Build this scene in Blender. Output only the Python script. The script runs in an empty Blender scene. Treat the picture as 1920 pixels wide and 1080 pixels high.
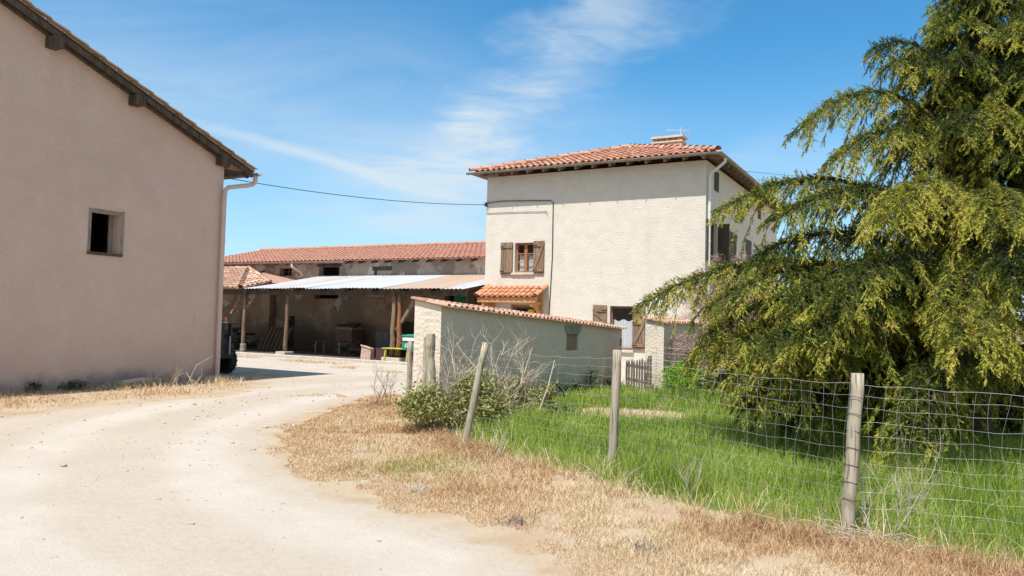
import bpy, math, random
import numpy as np
from mathutils import Vector, Matrix, Quaternion
from mathutils.geometry import tessellate_polygon

rad = math.radians
SC = bpy.context.scene
COL = SC.collection
random.seed(7)
RNG = np.random.default_rng(7)

# ------------------------------------------------------------------ camera
PITCH, ROLL, FPX = 2.42, 1.43, 1420.0
cam_d = bpy.data.cameras.new("camera")
cam = bpy.data.objects.new("camera", cam_d)
COL.objects.link(cam)
cam_d.sensor_width = 36.0
cam_d.lens = 36.0 * FPX / 1920.0
cam_d.clip_start, cam_d.clip_end = 0.05, 3000
CAMLOC = Vector((0, 0, 1.6))
CAMROT = Matrix.Rotation(rad(90 + PITCH), 3, 'X') @ Matrix.Rotation(rad(ROLL), 3, 'Z')
cam.matrix_world = Matrix.Translation(CAMLOC) @ CAMROT.to_4x4()
SC.camera = cam

# ------------------------------------------------------------------ sun and sky
SUN_EL = 63.0
SH = Vector((-0.575, -0.82, 0)).normalized()
SUND = Vector((SH.x * math.cos(rad(SUN_EL)), SH.y * math.cos(rad(SUN_EL)), math.sin(rad(SUN_EL))))
sun_d = bpy.data.lights.new("sun", 'SUN')
sun_d.energy, sun_d.angle, sun_d.color = 4.6, rad(0.53), (1.0, 0.96, 0.90)
sun = bpy.data.objects.new("sun", sun_d)
sun.rotation_mode = 'QUATERNION'
sun.rotation_quaternion = SUND.to_track_quat('Z', 'Y')
sun.location = (0, 0, 40)
COL.objects.link(sun)

def ray(px, py):
    return (CAMROT @ Vector(((px - 960) / FPX, (540 - py) / FPX, -1.0))).normalized()

def gp(px, py, z=0.0):
    d = ray(px, py); t = (z - CAMLOC.z) / d.z
    return CAMLOC + d * t

SKY_STRENGTH = 0.15
W = bpy.data.worlds.new("World"); SC.world = W; W.use_nodes = True
def build_world():
    nt = W.node_tree; N = nt.nodes; L = nt.links; N.clear()
    out = N.new('ShaderNodeOutputWorld'); bg = N.new('ShaderNodeBackground')
    sky = N.new('ShaderNodeTexSky'); sky.sky_type = 'NISHITA'; sky.sun_disc = False
    sky.sun_elevation = rad(SUN_EL); sky.sun_rotation = math.atan2(SUND.x, SUND.y)
    sky.altitude = 250; sky.air_density = 1.0; sky.dust_density = 0.5; sky.ozone_density = 2.2
    tc = N.new('ShaderNodeTexCoord')
    sep = N.new('ShaderNodeSeparateXYZ'); L.new(tc.outputs['Generated'], sep.inputs[0])
    def math_(op, a, b=None, c=None, clamp=False):
        n = N.new('ShaderNodeMath'); n.operation = op; n.use_clamp = clamp
        for i, x in enumerate((a, b, c)):
            if x is None: continue
            if isinstance(x, (int, float)): n.inputs[i].default_value = x
            else: L.new(x, n.inputs[i])
        return n.outputs[0]
    def ramp(x, lo, hi):
        n = N.new('ShaderNodeMapRange'); n.interpolation_type = 'SMOOTHSTEP'
        L.new(x, n.inputs[0]); n.inputs[1].default_value = lo; n.inputs[2].default_value = hi
        return n.outputs[0]
    zc = math_('ADD', math_('MAXIMUM', sep.outputs[2], 0.0), 0.12)
    X = math_('DIVIDE', sep.outputs[0], zc); Y = math_('DIVIDE', sep.outputs[1], zc)
    comb = N.new('ShaderNodeCombineXYZ'); L.new(X, comb.inputs[0]); L.new(Y, comb.inputs[1])
    def noise(scale, detail, mapping=None, rough=0.6, dist=0.0):
        n = N.new('ShaderNodeTexNoise'); n.inputs['Scale'].default_value = scale
        n.inputs['Detail'].default_value = detail; n.inputs['Roughness'].default_value = rough
        n.inputs['Distortion'].default_value = dist
        src = comb.outputs[0]
        if mapping:
            m = N.new('ShaderNodeMapping'); m.inputs['Rotation'].default_value = (0, 0, mapping[0])
            m.inputs['Scale'].default_value = (mapping[1], mapping[2], 1)
            m.inputs['Location'].default_value = (mapping[3], 0, 0)
            L.new(src, m.inputs[0]); src = m.outputs[0]
        L.new(src, n.inputs['Vector'])
        return n.outputs['Fac']
    def skyp(px, py):
        d = ray(px, py); zz = max(d.z, 0) + 0.12
        return d.x / zz, d.y / zz
    def band(a, b, width, wob, nz):
        (ax, ay), (bx, by) = skyp(*a), skyp(*b)
        l = math.hypot(bx - ax, by - ay); nx, ny = -(by - ay) / l, (bx - ax) / l
        dist = math_('ADD', math_('MULTIPLY', X, nx), math_('MULTIPLY_ADD', Y, ny, -(ax * nx + ay * ny)))
        w2 = math_('MULTIPLY', math_('SUBTRACT', nz, 0.5), wob)
        dist = math_('ABSOLUTE', math_('ADD', dist, w2))
        m = N.new('ShaderNodeMapRange'); m.interpolation_type = 'SMOOTHSTEP'
        L.new(dist, m.inputs[0]); m.inputs[1].default_value = 0; m.inputs[2].default_value = width
        m.inputs[3].default_value = 1; m.inputs[4].default_value = 0
        # fade along the band
        tx, ty = (bx - ax) / l, (by - ay) / l
        al = math_('DIVIDE', math_('ADD', math_('MULTIPLY', X, tx), math_('MULTIPLY_ADD', Y, ty, -(ax * tx + ay * ty))), l)
        f = math_('MULTIPLY', ramp(al, -0.35, 0.1), math_('SUBTRACT', 1.0, ramp(al, 0.9, 1.5)))
        return math_('MULTIPLY', m.outputs[0], f)
    big = noise(0.9, 3, None, 0.5, 0.3)
    fine = noise(2.2, 8, (0.5, 0.65, 1.25, 0.0), 0.6, 0.8)
    fib = noise(3.6, 8, (-0.9, 0.7, 1.25, 3.0), 0.62, 1.1)
    nz = noise(2.2, 5)
    plume = math_('MULTIPLY', band((1215, -20), (850, 300), 0.25, 0.7, nz), math_('MULTIPLY_ADD', fib, 1.9, -0.45))
    trail = math_('MULTIPLY', band((430, 250), (800, 355), 0.10, 0.10, nz), 0.75)
    low = math_('MULTIPLY', band((860, 330), (770, 430), 0.8, 0.7, nz), math_('MULTIPLY_ADD', fine, 1.2, -0.1))
    veil = math_('MULTIPLY', band((150, 110), (900, 300), 1.1, 0.6, big), math_('MULTIPLY_ADD', fine, 1.1, -0.12))
    rightv = math_('MULTIPLY', band((1380, 290), (1560, 320), 0.5, 0.5, nz), math_('MULTIPLY_ADD', fine, 0.7, -0.1))
    s = math_('MULTIPLY', math_('MAXIMUM', plume, 0.0), 0.72)
    for o, k in ((trail, 0.42), (low, 0.6), (veil, 0.62), (rightv, 0.5)):
        s = math_('ADD', s, math_('MULTIPLY', math_('MAXIMUM', o, 0.0), k))
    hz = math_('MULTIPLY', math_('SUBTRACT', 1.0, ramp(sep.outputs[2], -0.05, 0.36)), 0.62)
    behind = math_('MULTIPLY', ramp(math_('MULTIPLY', sep.outputs[1], -1.0), 0.0, 0.45), math_('MULTIPLY_ADD', big, 0.9, 0.25))  # unseen cloud veil added behind the camera to warm the fill on shaded walls
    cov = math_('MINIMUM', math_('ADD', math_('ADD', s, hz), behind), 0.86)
    hs = N.new('ShaderNodeHueSaturation'); hs.inputs['Saturation'].default_value = 1.12
    hs.inputs['Hue'].default_value = 0.49
    L.new(sky.outputs[0], hs.inputs['Color'])
    tint = N.new('ShaderNodeMix'); tint.data_type = 'RGBA'; tint.blend_type = 'MULTIPLY'; tint.inputs[0].default_value = 1
    L.new(hs.outputs[0], tint.inputs[6]); tint.inputs[7].default_value = (.38, .73, .86, 1)
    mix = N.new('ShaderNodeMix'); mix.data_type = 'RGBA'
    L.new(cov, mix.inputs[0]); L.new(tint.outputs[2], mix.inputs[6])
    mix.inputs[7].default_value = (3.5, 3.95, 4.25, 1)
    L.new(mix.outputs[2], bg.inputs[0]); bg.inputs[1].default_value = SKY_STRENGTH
    L.new(bg.outputs[0], out.inputs[0])
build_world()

SC.view_settings.view_transform = 'Standard'
SC.view_settings.look = 'None'
SC.view_settings.exposure = 0.5
SC.view_settings.gamma = 1.0
SC.view_settings.use_curve_mapping = False
SC.cycles.max_bounces = 7
SC.cycles.diffuse_bounces = 4
SC.cycles.transparent_max_bounces = 12
SC.cycles.use_denoising = True

# ------------------------------------------------------------------ materials
def new_mat(name):
    m = bpy.data.materials.new(name); m.use_nodes = True
    nt = m.node_tree
    b = nt.nodes['Principled BSDF']
    return m, nt, b

def lin(*c):
    return tuple(c) + (1.0,)

def mat(name, c1, c2=None, scale=4.0, detail=6, rough=0.85, bump=0.0, bscale=None, bdist=0.01, rnd=0.0, rcol=None,
        stretch=(1, 1, 1), spec=0.3, metal=0.0, thr=(0.35, 0.65), extra=None, trans=0.0, voro=False):
    """noise-blended two colour surface with bump; rnd = per-face random tint from the mesh attribute"""
    m, nt, b = new_mat(name); N, L = nt.nodes, nt.links
    c2 = c2 or c1
    tc = N.new('ShaderNodeTexCoord'); mp = N.new('ShaderNodeMapping')
    mp.inputs['Scale'].default_value = stretch
    L.new(tc.outputs['Object'], mp.inputs[0])
    nz = N.new('ShaderNodeTexNoise'); nz.inputs['Scale'].default_value = scale; nz.inputs['Detail'].default_value = detail
    nz.inputs['Roughness'].default_value = 0.62
    L.new(mp.outputs[0], nz.inputs['Vector'])
    mr = N.new('ShaderNodeMapRange'); mr.interpolation_type = 'SMOOTHSTEP'
    mr.inputs[1].default_value, mr.inputs[2].default_value = thr
    L.new(nz.outputs['Fac'], mr.inputs[0])
    mx = N.new('ShaderNodeMix'); mx.data_type = 'RGBA'
    mx.inputs[6].default_value = lin(*c1); mx.inputs[7].default_value = lin(*c2)
    L.new(mr.outputs[0], mx.inputs[0])
    colr = mx.outputs[2]
    if rnd:
        at = N.new('ShaderNodeAttribute'); at.attribute_name = 'rnd'
        if rcol:
            cr = N.new('ShaderNodeValToRGB'); el = cr.color_ramp.elements
            for i, (p, c) in enumerate(rcol):
                e = el[i] if i < 2 else el.new(p)
                e.position = p; e.color = lin(*c)
            L.new(at.outputs['Fac'], cr.inputs[0])
            m2 = N.new('ShaderNodeMix'); m2.data_type = 'RGBA'; m2.inputs[0].default_value = rnd
            L.new(colr, m2.inputs[6]); L.new(cr.outputs[0], m2.inputs[7]); colr = m2.outputs[2]
        else:
            hs = N.new('ShaderNodeHueSaturation')
            ma = N.new('ShaderNodeMath'); ma.operation = 'MULTIPLY_ADD'
            ma.inputs[1].default_value = rnd; ma.inputs[2].default_value = 1 - rnd / 2
            L.new(at.outputs['Fac'], ma.inputs[0]); L.new(ma.outputs[0], hs.inputs['Value'])
            L.new(colr, hs.inputs['Color']); colr = hs.outputs[0]
    if extra:
        colr = extra(nt, colr, tc)
    L.new(colr, b.inputs['Base Color'])
    b.inputs['Roughness'].default_value = rough
    b.inputs['Specular IOR Level'].default_value = spec
    b.inputs['Metallic'].default_value = metal
    if bump:
        if voro:
            bn = N.new('ShaderNodeTexVoronoi'); bn.feature = 'SMOOTH_F1'; o = bn.outputs['Distance']
        else:
            bn = N.new('ShaderNodeTexNoise'); bn.inputs['Detail'].default_value = 5; o = bn.outputs['Fac']
        bn.inputs['Scale'].default_value = bscale or scale * 4
        L.new(mp.outputs[0], bn.inputs['Vector'])
        bp = N.new('ShaderNodeBump'); bp.inputs['Strength'].default_value = bump; bp.inputs['Distance'].default_value = bdist
        L.new(o, bp.inputs['Height']); L.new(bp.outputs[0], b.inputs['Normal'])
    if trans:
        tl = N.new('ShaderNodeBsdfTranslucent'); L.new(colr, tl.inputs[0])
        ms = N.new('ShaderNodeMixShader'); ms.inputs[0].default_value = trans
        o = N['Material Output']
        L.new(b.outputs[0], ms.inputs[1]); L.new(tl.outputs[0], ms.inputs[2]); L.new(ms.outputs[0], o.inputs[0])
    return m

def patch(scale, lo, hi, col, seed=0.0, amt=1.0, zlim=None, stretch=(1, 1, 1)):
    """blend a second colour in noise-shaped patches (plaster repairs, stains), optionally only below a height"""
    def f(nt, c, tc):
        N, L = nt.nodes, nt.links
        mp = N.new('ShaderNodeMapping'); mp.inputs['Location'].default_value = (seed, seed * 1.7, seed * .3)
        mp.inputs['Scale'].default_value = stretch
        L.new(tc.outputs['Object'], mp.inputs[0])
        nz = N.new('ShaderNodeTexNoise'); nz.inputs['Scale'].default_value = scale; nz.inputs['Detail'].default_value = 7
        nz.inputs['Roughness'].default_value = .55; L.new(mp.outputs[0], nz.inputs['Vector'])
        v = nz.outputs['Fac']
        if zlim:
            sp = N.new('ShaderNodeSeparateXYZ'); L.new(tc.outputs['Object'], sp.inputs[0])
            z = N.new('ShaderNodeMapRange'); L.new(sp.outputs[2], z.inputs[0])
            z.inputs[1].default_value, z.inputs[2].default_value = zlim
            z.inputs[3].default_value, z.inputs[4].default_value = .4, -.25
            a = N.new('ShaderNodeMath'); a.operation = 'ADD'; L.new(v, a.inputs[0]); L.new(z.outputs[0], a.inputs[1]); v = a.outputs[0]
        mr = N.new('ShaderNodeMapRange'); mr.interpolation_type = 'SMOOTHSTEP'; mr.inputs[1].default_value = lo; mr.inputs[2].default_value = hi
        mr.inputs[4].default_value = amt
        L.new(v, mr.inputs[0])
        mx = N.new('ShaderNodeMix'); mx.data_type = 'RGBA'; L.new(mr.outputs[0], mx.inputs[0]); L.new(c, mx.inputs[6])
        mx.inputs[7].default_value = lin(*col)
        return mx.outputs[2]
    return f

def chain(*fs):
    def f(nt, c, tc):
        for g in fs: c = g(nt, c, tc)
        return c
    return f

TERRA = [(0.0, (.33, .14, .085)), (.3, (.45, .21, .135)), (.7, (.53, .275, .18)), (.92, (.58, .39, .29)), (1.0, (.40, .33, .26))]
TERRA_P = [(0.0, (.35, .16, .105)), (.5, (.42, .20, .135)), (1.0, (.47, .25, .18))]
TERRA_H = [(0.0, (.45, .19, .10)), (.5, (.55, .25, .13)), (1.0, (.60, .30, .17))]
M = {}
M['tile'] = mat('terracotta_tiles', (.40, .16, .09), (.52, .25, .15), 9, rough=.85, rnd=.75, rcol=TERRA, bump=.3, bscale=40, extra=patch(2.2, .56, .72, (.42, .36, .29), 2, .5))
M['tile_pale'] = mat('faded_barn_tiles', (.40, .19, .13), (.45, .23, .16), 3, rough=.85, rnd=.6, rcol=TERRA_P, extra=patch(1.2, .55, .75, (.44, .31, .25), 5, .5))
M['tile_tan'] = mat('lichened_brown_tiles', (.27, .19, .135), (.33, .25, .18), 6, rough=.95, rnd=.6, rcol=[(0, (.17, .115, .08)), (.5, (.29, .205, .145)), (1, (.40, .31, .23))])
M['tile_new'] = mat('new_orange_tiles', (.50, .22, .12), (.57, .27, .14), 6, rough=.8, rnd=.7, rcol=TERRA_H)
M['tile_old'] = mat('old_mottled_tiles', (.42, .20, .13), (.5, .3, .22), 8, rough=.9, rnd=.75, rcol=[(0, (.22, .12, .085)), (.5, (.44, .245, .165)), (1, (.56, .44, .35))], bump=.3, bscale=30)
M['facade'] = mat('cream_roughcast', (.585, .535, .46), (.635, .585, .51), 3, rough=.95, bump=.65, bscale=22, bdist=.024, extra=chain(patch(.6, .55, .8, (.54, .48, .39), 1, .5), patch(1.8, .58, .75, (.64, .60, .53), 6, .4), patch(2.5, .55, .8, (.47, .42, .35), 9, .4, None, (1, 1, .25))), stretch=(.9, 1, 1.1))
M['wallcream'] = mat('grey_cream_roughcast', (.64, .55, .445), (.69, .60, .49), 4, rough=.95, bump=.8, bscale=18, bdist=.025, extra=chain(patch(1.3, .52, .8, (.44, .43, .37), 3, .5), patch(2.5, .45, .75, (.24, .26, .18), 4, .45, (.0, .9))))
M['gable'] = mat('pinkish_beige_render', (.56, .405, .335), (.59, .435, .36), 1.2, rough=.95, bump=.9, bscale=38, bdist=.014,
                 extra=chain(patch(.5, .50, .78, (.48, .345, .275), 2, .6), patch(45, .5, .70, (.41, .30, .25), 3, .55), patch(2.2, .54, .72, (.64, .49, .42), 5, .35, None, (1, 1, .45)), patch(5, .60, .76, (.40, .295, .235), 12, .3, None, (1, 1, .2)), patch(1.4, .5, .9, (.17, .15, .14), 7, .7, (0.0, .6))))
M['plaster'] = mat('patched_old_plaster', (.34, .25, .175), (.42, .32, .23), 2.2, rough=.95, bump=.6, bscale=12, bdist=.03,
                   extra=chain(patch(.55, .47, .53, (.25, .205, .165), 11), patch(.8, .57, .60, (.30, .18, .10), 4), patch(1.1, .61, .63, (.46, .42, .36), 9), patch(6, .6, .7, (.12, .09, .07), 2, .6), patch(.9, .35, .8, (.09, .07, .055), 6, .7, (0.2, 2.0))))  # last patch darkens the lower wall, painting in the lean-to's shade
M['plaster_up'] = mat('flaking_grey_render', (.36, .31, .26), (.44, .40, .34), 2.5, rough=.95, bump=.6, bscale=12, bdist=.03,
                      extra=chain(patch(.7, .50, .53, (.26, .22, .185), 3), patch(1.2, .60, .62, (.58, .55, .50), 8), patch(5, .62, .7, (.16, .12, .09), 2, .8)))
M['wood_dark'] = mat('dark_old_timber', (.055, .04, .03), (.10, .075, .055), 7, rough=.9, stretch=(1, 1, .25), bump=.4, bscale=40)
M['wood_post'] = mat('weathered_brown_pole', (.15, .095, .062), (.25, .175, .12), 7, rough=.9, stretch=(1, 1, .15), bump=.5, bscale=30)
M['wood_red'] = mat('reddish_pole', (.30, .115, .045), (.20, .085, .045), 5, rough=.7, stretch=(1, 1, .2), bump=.3, bscale=30)
M['wood_grey'] = mat('grey_weathered_stake', (.33, .285, .215), (.43, .375, .29), 9, rough=.9, stretch=(1, 1, .12), bump=.7, bscale=26, bdist=.006,
                     extra=chain(patch(3, .52, .7, (.25, .27, .17), 5, .5), patch(58, .53, .63, (.12, .095, .075), 8, .85, None, (1, 1, .045)), patch(11, .55, .70, (.22, .19, .14), 2, .7, None, (1, 1, .35)), patch(26, .68, .74, (.07, .055, .045), 5, .9)))
M['wood_old'] = mat('dark_brown_slats', (.10, .06, .04), (.15, .10, .07), 6, rough=.9)
M['shutter'] = mat('brown_shutter_wood', (.185, .115, .072), (.27, .18, .118), 6, rough=.8, stretch=(4, 4, .4), bump=.5, bscale=18, rnd=.35, bdist=.004, extra=patch(2, .52, .75, (.31, .24, .18), 4, .6, None, (4, 4, .4)))
M['shutter_dark'] = mat('dark_brown_shutter_wood', (.085, .06, .045), (.13, .095, .07), 5, rough=.8, stretch=(4, 4, .4), rnd=.3)
M['frame'] = mat('reddish_window_wood', (.30, .13, .055), (.37, .175, .08), 8, rough=.5, stretch=(2, 2, .3))
M['frame_dark'] = mat('brown_window_wood', (.16, .09, .06), (.22, .13, .085), 8, rough=.6, stretch=(2, 2, .3))
M['hoodwood'] = mat('honey_carved_timber', (.45, .20, .075), (.55, .28, .115), 6, rough=.6, stretch=(1, 2, 2), bump=.2, bscale=20)
M['stone'] = mat('pale_cut_stone', (.50, .45, .38), (.58, .53, .46), 6, rough=.9, bump=.3, bscale=30)
M['stone_grey'] = mat('grey_lintel_stone', (.24, .235, .20), (.34, .33, .29), 8, rough=.95, bump=.8, bscale=14, bdist=.02)
M['surround'] = mat('weathered_window_surround', (.27, .23, .195), (.20, .165, .14), 5, rough=.9, bump=.4, bscale=25)
M['concrete'] = mat('rough_concrete', (.42, .37, .30), (.52, .47, .40), 6, rough=.95, bump=.5, bscale=20)
M['slab'] = mat('dusty_floor', (.075, .06, .048), (.12, .10, .08), 3, rough=.95, bump=.3, bscale=20)
M['zinc'] = mat('dull_zinc', (.20, .185, .165), (.27, .25, .225), 5, rough=.6, metal=.2)
M['soffit'] = mat('brown_eave_boards', (.20, .145, .10), (.26, .19, .14), 6, rough=.9, stretch=(3, .4, 1))
M['pvc_beige'] = mat('beige_plastic_pipe', (.52, .39, .33), (.55, .42, .36), 3, rough=.6)
M['pvc_white'] = mat('white_painted_pipe', (.66, .65, .64), (.72, .71, .70), 4, rough=.5)
M['glass'] = None
M['black'] = mat('black_rubber', (.012, .012, .012), (.02, .02, .02), 8, rough=.75)
M['curtain'] = mat('white_lace_curtain', (.74, .74, .75), (.84, .84, .84), 14, rough=.9, trans=.15, stretch=(3, 3, .3))
M['dark_in'] = mat('dark_interior', (.03, .027, .024), (.045, .04, .035), 3, rough=.95)
M['cable'] = mat('black_cable', (.03, .03, .03), (.04, .04, .04), 5, rough=.6)
M['alu'] = mat('aerial_metal', (.62, .62, .63), (.68, .68, .7), 5, rough=.4, metal=.5)
M['mail'] = mat('green_enamel', (.008, .20, .115), (.012, .235, .135), 3, rough=.4, spec=.5)
M['white'] = mat('white_label', (.78, .78, .80), (.82, .82, .84), 3, rough=.6)
M['navy'] = mat('navy_print', (.02, .03, .11), (.025, .035, .13), 3, rough=.6)
M['yellow'] = mat('yellow_paper', (.66, .50, .04), (.72, .55, .06), 3, rough=.8)
M['amber'] = mat('amber_plastic', (.80, .17, .02), (.72, .12, .015), 8, rough=.25, spec=.6)
M['mach'] = mat('grimy_black_metal', (.014, .015, .015), (.035, .035, .034), 6, rough=.6, bump=.1, spec=.3)
M['mach_grey'] = mat('worn_grey_metal', (.30, .30, .31), (.42, .42, .42), 8, rough=.5, metal=.5)
M['blue'] = mat('dull_blue_plastic', (.10, .15, .30), (.14, .20, .36), 5, rough=.6)
M['greenpaint'] = mat('green_painted_board', (.03, .20, .09), (.04, .25, .12), 4, rough=.7)
M['lime'] = mat('lime_painted_metal', (.36, .38, .05), (.44, .44, .09), 5, rough=.6)
M['cratewood'] = mat('dusty_pink_crate_wood', (.50, .36, .30), (.36, .23, .18), 14, rough=.9, stretch=(1, 1, 1), bump=.5, bscale=25)
M['brick'] = mat('sooty_brick', (.16, .095, .07), (.22, .15, .11), 8, rough=.95, bump=.6, bscale=15, bdist=.02)
M['chim_brick'] = mat('pink_chimney_brick', (.52, .29, .20), (.58, .36, .26), 6, rough=.9, bump=.3, bscale=20)
M['deadwood'] = mat('bare_pale_twigs', (.42, .335, .25), (.54, .45, .35), 6, rough=.95)
M['deadwood_dark'] = mat('bare_brown_twigs', (.17, .125, .10), (.24, .19, .15), 6, rough=.95)
M['bark'] = mat('grey_brown_bark', (.075, .055, .042), (.13, .10, .08), 9, rough=.95, stretch=(1, 1, .3), bump=.9, bscale=18, bdist=.02)
M['twig'] = mat('dark_cedar_twigs', (.05, .035, .022), (.075, .055, .035), 9, rough=.95)
M['wire'] = mat('galvanised_wire', (.42, .43, .41), (.32, .32, .31), 5, rough=.5, metal=.4)

def glass_mat():
    m, nt, b = new_mat('window_glass'); N, L = nt.nodes, nt.links
    lw = N.new('ShaderNodeLayerWeight'); lw.inputs[0].default_value = .5
    pw = N.new('ShaderNodeMath'); pw.operation = 'POWER'; L.new(lw.outputs['Facing'], pw.inputs[0]); pw.inputs[1].default_value = 3.5
    fr = N.new('ShaderNodeMath'); fr.operation = 'MULTIPLY_ADD'; L.new(pw.outputs[0], fr.inputs[0]); fr.inputs[1].default_value = .8; fr.inputs[2].default_value = .10
    tr = N.new('ShaderNodeBsdfTransparent'); tr.inputs[0].default_value = (.92, .94, .95, 1)
    gl = N.new('ShaderNodeBsdfGlossy'); gl.inputs['Roughness'].default_value = .03
    ms = N.new('ShaderNodeMixShader'); L.new(fr.outputs[0], ms.inputs[0]); L.new(tr.outputs[0], ms.inputs[1]); L.new(gl.outputs[0], ms.inputs[2])
    L.new(ms.outputs[0], N['Material Output'].inputs[0])
    return m
M['glass'] = glass_mat()

# ------------------------------------------------------------------ mesh builder
class MB:
    def __init__(s): s.v, s.f, s.r, s.mi = [], [], [], []
    def add(s, vs, fs, r=None, mi=0):
        o = len(s.v); s.v += [tuple(v) for v in vs]
        for f in fs:
            s.f.append([o + i for i in f]); s.r.append(random.random() if r is None else r); s.mi.append(mi)
        return s
    def quad(s, a, b, c, d, r=None, mi=0): return s.add([a, b, c, d], [(0, 1, 2, 3)], r, mi)
    def poly(s, pts, r=None, mi=0): return s.add(pts, [tuple(range(len(pts)))], r, mi)
    def box(s, x0, x1, y0, y1, z0, z1, r=None, mi=0):
        r = random.random() if r is None else r
        vs = [(x, y, z) for z in (z0, z1) for y in (y0, y1) for x in (x0, x1)]
        return s.add(vs, [(0, 2, 3, 1), (4, 5, 7, 6), (0, 1, 5, 4), (2, 6, 7, 3), (0, 4, 6, 2), (1, 3, 7, 5)], r, mi)
    def beam(s, a, b, w, h, up=(0, 0, 1), r=None, mi=0):
        """box of width w and height h from a to b"""
        a, b = Vector(a), Vector(b); d = (b - a).normalized(); up = Vector(up)
        x = d.cross(up)
        if x.length < 1e-4: x = d.cross(Vector((0, 1, 0)))
        x.normalize(); y = x.cross(d)
        r = random.random() if r is None else r
        vs = [p + x * i * w / 2 + y * j * h / 2 for p in (a, b) for j in (-1, 1) for i in (-1, 1)]
        return s.add(vs, [(0, 2, 3, 1), (4, 5, 7, 6), (0, 1, 5, 4), (2, 6, 7, 3), (0, 4, 6, 2), (1, 3, 7, 5)], r, mi)
    def tube(s, pts, rads, n=8, cap=True, r=None, jit=0.0, mi=0):
        pts = [Vector(p) for p in pts]
        if not hasattr(rads, '__len__'): rads = [rads] * len(pts)
        r = random.random() if r is None else r
        prev = None; vs = []
        for i, p in enumerate(pts):
            d = (pts[min(i + 1, len(pts) - 1)] - pts[max(i - 1, 0)])
            if d.length < 1e-9: d = Vector((0, 0, 1))
            d.normalize()
            if prev is None:
                x = d.cross(Vector((0, 0, 1)))
                if x.length < 1e-3: x = d.cross(Vector((1, 0, 0)))
            else:
                x = prev - d * prev.dot(d)
                if x.length < 1e-4: x = d.cross(Vector((0.3, 1, 0)))
            x.normalize(); prev = x; y = d.cross(x)
            for k in range(n):
                a = 2 * math.pi * k / n
                q = rads[i] * (1 + (random.uniform(-jit, jit) if jit else 0))
                vs.append(p + x * math.cos(a) * q + y * math.sin(a) * q)
        fs = []
        for i in range(len(pts) - 1):
            for k in range(n):
                k2 = (k + 1) % n
                fs.append((i * n + k, i * n + k2, (i + 1) * n + k2, (i + 1) * n + k))
        if cap:
            fs.append(tuple(reversed(range(n)))); fs.append(tuple(range((len(pts) - 1) * n, len(pts) * n)))
        return s.add(vs, fs, r, mi)
    def lathe(s, prof, n=16, c=(0, 0, 0), r=None, mi=0):
        vs = []; fs = []
        for (q, z) in prof:
            for k in range(n):
                a = 2 * math.pi * k / n; vs.append((c[0] + q * math.cos(a), c[1] + q * math.sin(a), c[2] + z))
        for i in range(len(prof) - 1):
            for k in range(n):
                k2 = (k + 1) % n
                fs.append((i * n + k, i * n + k2, (i + 1) * n + k2, (i + 1) * n + k))
        fs.append(tuple(reversed(range(n)))); fs.append(tuple(range((len(prof) - 1) * n, len(prof) * n)))
        return s.add(vs, fs, r, mi)
    def wall(s, P, a0, a1, z0, z1, holes=(), depth=0.22):
        """front face of a wall with rectangular holes and their reveals; P(a, z, d) maps along/height/depth to a point"""
        As = sorted({a0, a1, *[h[0] for h in holes], *[h[1] for h in holes]})
        Zs = sorted({z0, z1, *[h[2] for h in holes], *[h[3] for h in holes]})
        for i in range(len(As) - 1):
            for j in range(len(Zs) - 1):
                ca, cz = (As[i] + As[i + 1]) / 2, (Zs[j] + Zs[j + 1]) / 2
                if any(h[0] < ca < h[1] and h[2] < cz < h[3] for h in holes): continue
                s.quad(P(As[i], Zs[j], 0), P(As[i + 1], Zs[j], 0), P(As[i + 1], Zs[j + 1], 0), P(As[i], Zs[j + 1], 0))
        for h in holes:
            c = [(h[0], h[2]), (h[1], h[2]), (h[1], h[3]), (h[0], h[3])]
            for k in range(4):
                p, q = c[k], c[(k + 1) % 4]
                s.quad(P(*p, 0), P(*p, depth), P(*q, depth), P(*q, 0))
        return s
    def build(s, name, m, parent=None, bevel=0.0, smooth=False):
        me = bpy.data.meshes.new(name); me.from_pydata(s.v, [], s.f)
        at = me.attributes.new('rnd', 'FLOAT', 'FACE'); at.data.foreach_set('value', np.array(s.r, dtype=np.float32))
        for mm in (m if isinstance(m, (list, tuple)) else [m]): me.materials.append(mm)
        if any(s.mi): me.polygons.foreach_set('material_index', s.mi)
        if smooth: me.polygons.foreach_set('use_smooth', [True] * len(me.polygons))
        me.update()
        o = bpy.data.objects.new(name, me); COL.objects.link(o)
        if parent: o.parent = parent
        if bevel:
            b = o.modifiers.new('bevel', 'BEVEL'); b.width = bevel; b.segments = 2; b.limit_method = 'ANGLE'
        return o

def np_mesh(name, V, F, m, parent=None, rnd=None, smooth=False):
    me = bpy.data.meshes.new(name)
    V = np.asarray(V, np.float32); F = np.asarray(F, np.int32); k = F.shape[1]
    me.vertices.add(len(V)); me.vertices.foreach_set('co', V.ravel())
    me.loops.add(F.size); me.loops.foreach_set('vertex_index', F.ravel())
    me.polygons.add(len(F)); me.polygons.foreach_set('loop_start', np.arange(len(F), dtype=np.int32) * k)
    if rnd is not None:
        at = me.attributes.new('rnd', 'FLOAT', 'FACE'); at.data.foreach_set('value', np.asarray(rnd, np.float32))
    if smooth: me.polygons.foreach_set('use_smooth', np.ones(len(F), dtype=bool))
    me.update(calc_edges=True); me.materials.append(m)
    o = bpy.data.objects.new(name, me); COL.objects.link(o)
    if parent: o.parent = parent
    return o

def tag(o, label=None, cat=None, group=None, kind=None):
    if label: o['label'] = label
    if cat: o['category'] = cat
    if group: o['group'] = group
    if kind: o['kind'] = kind
    return o

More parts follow.
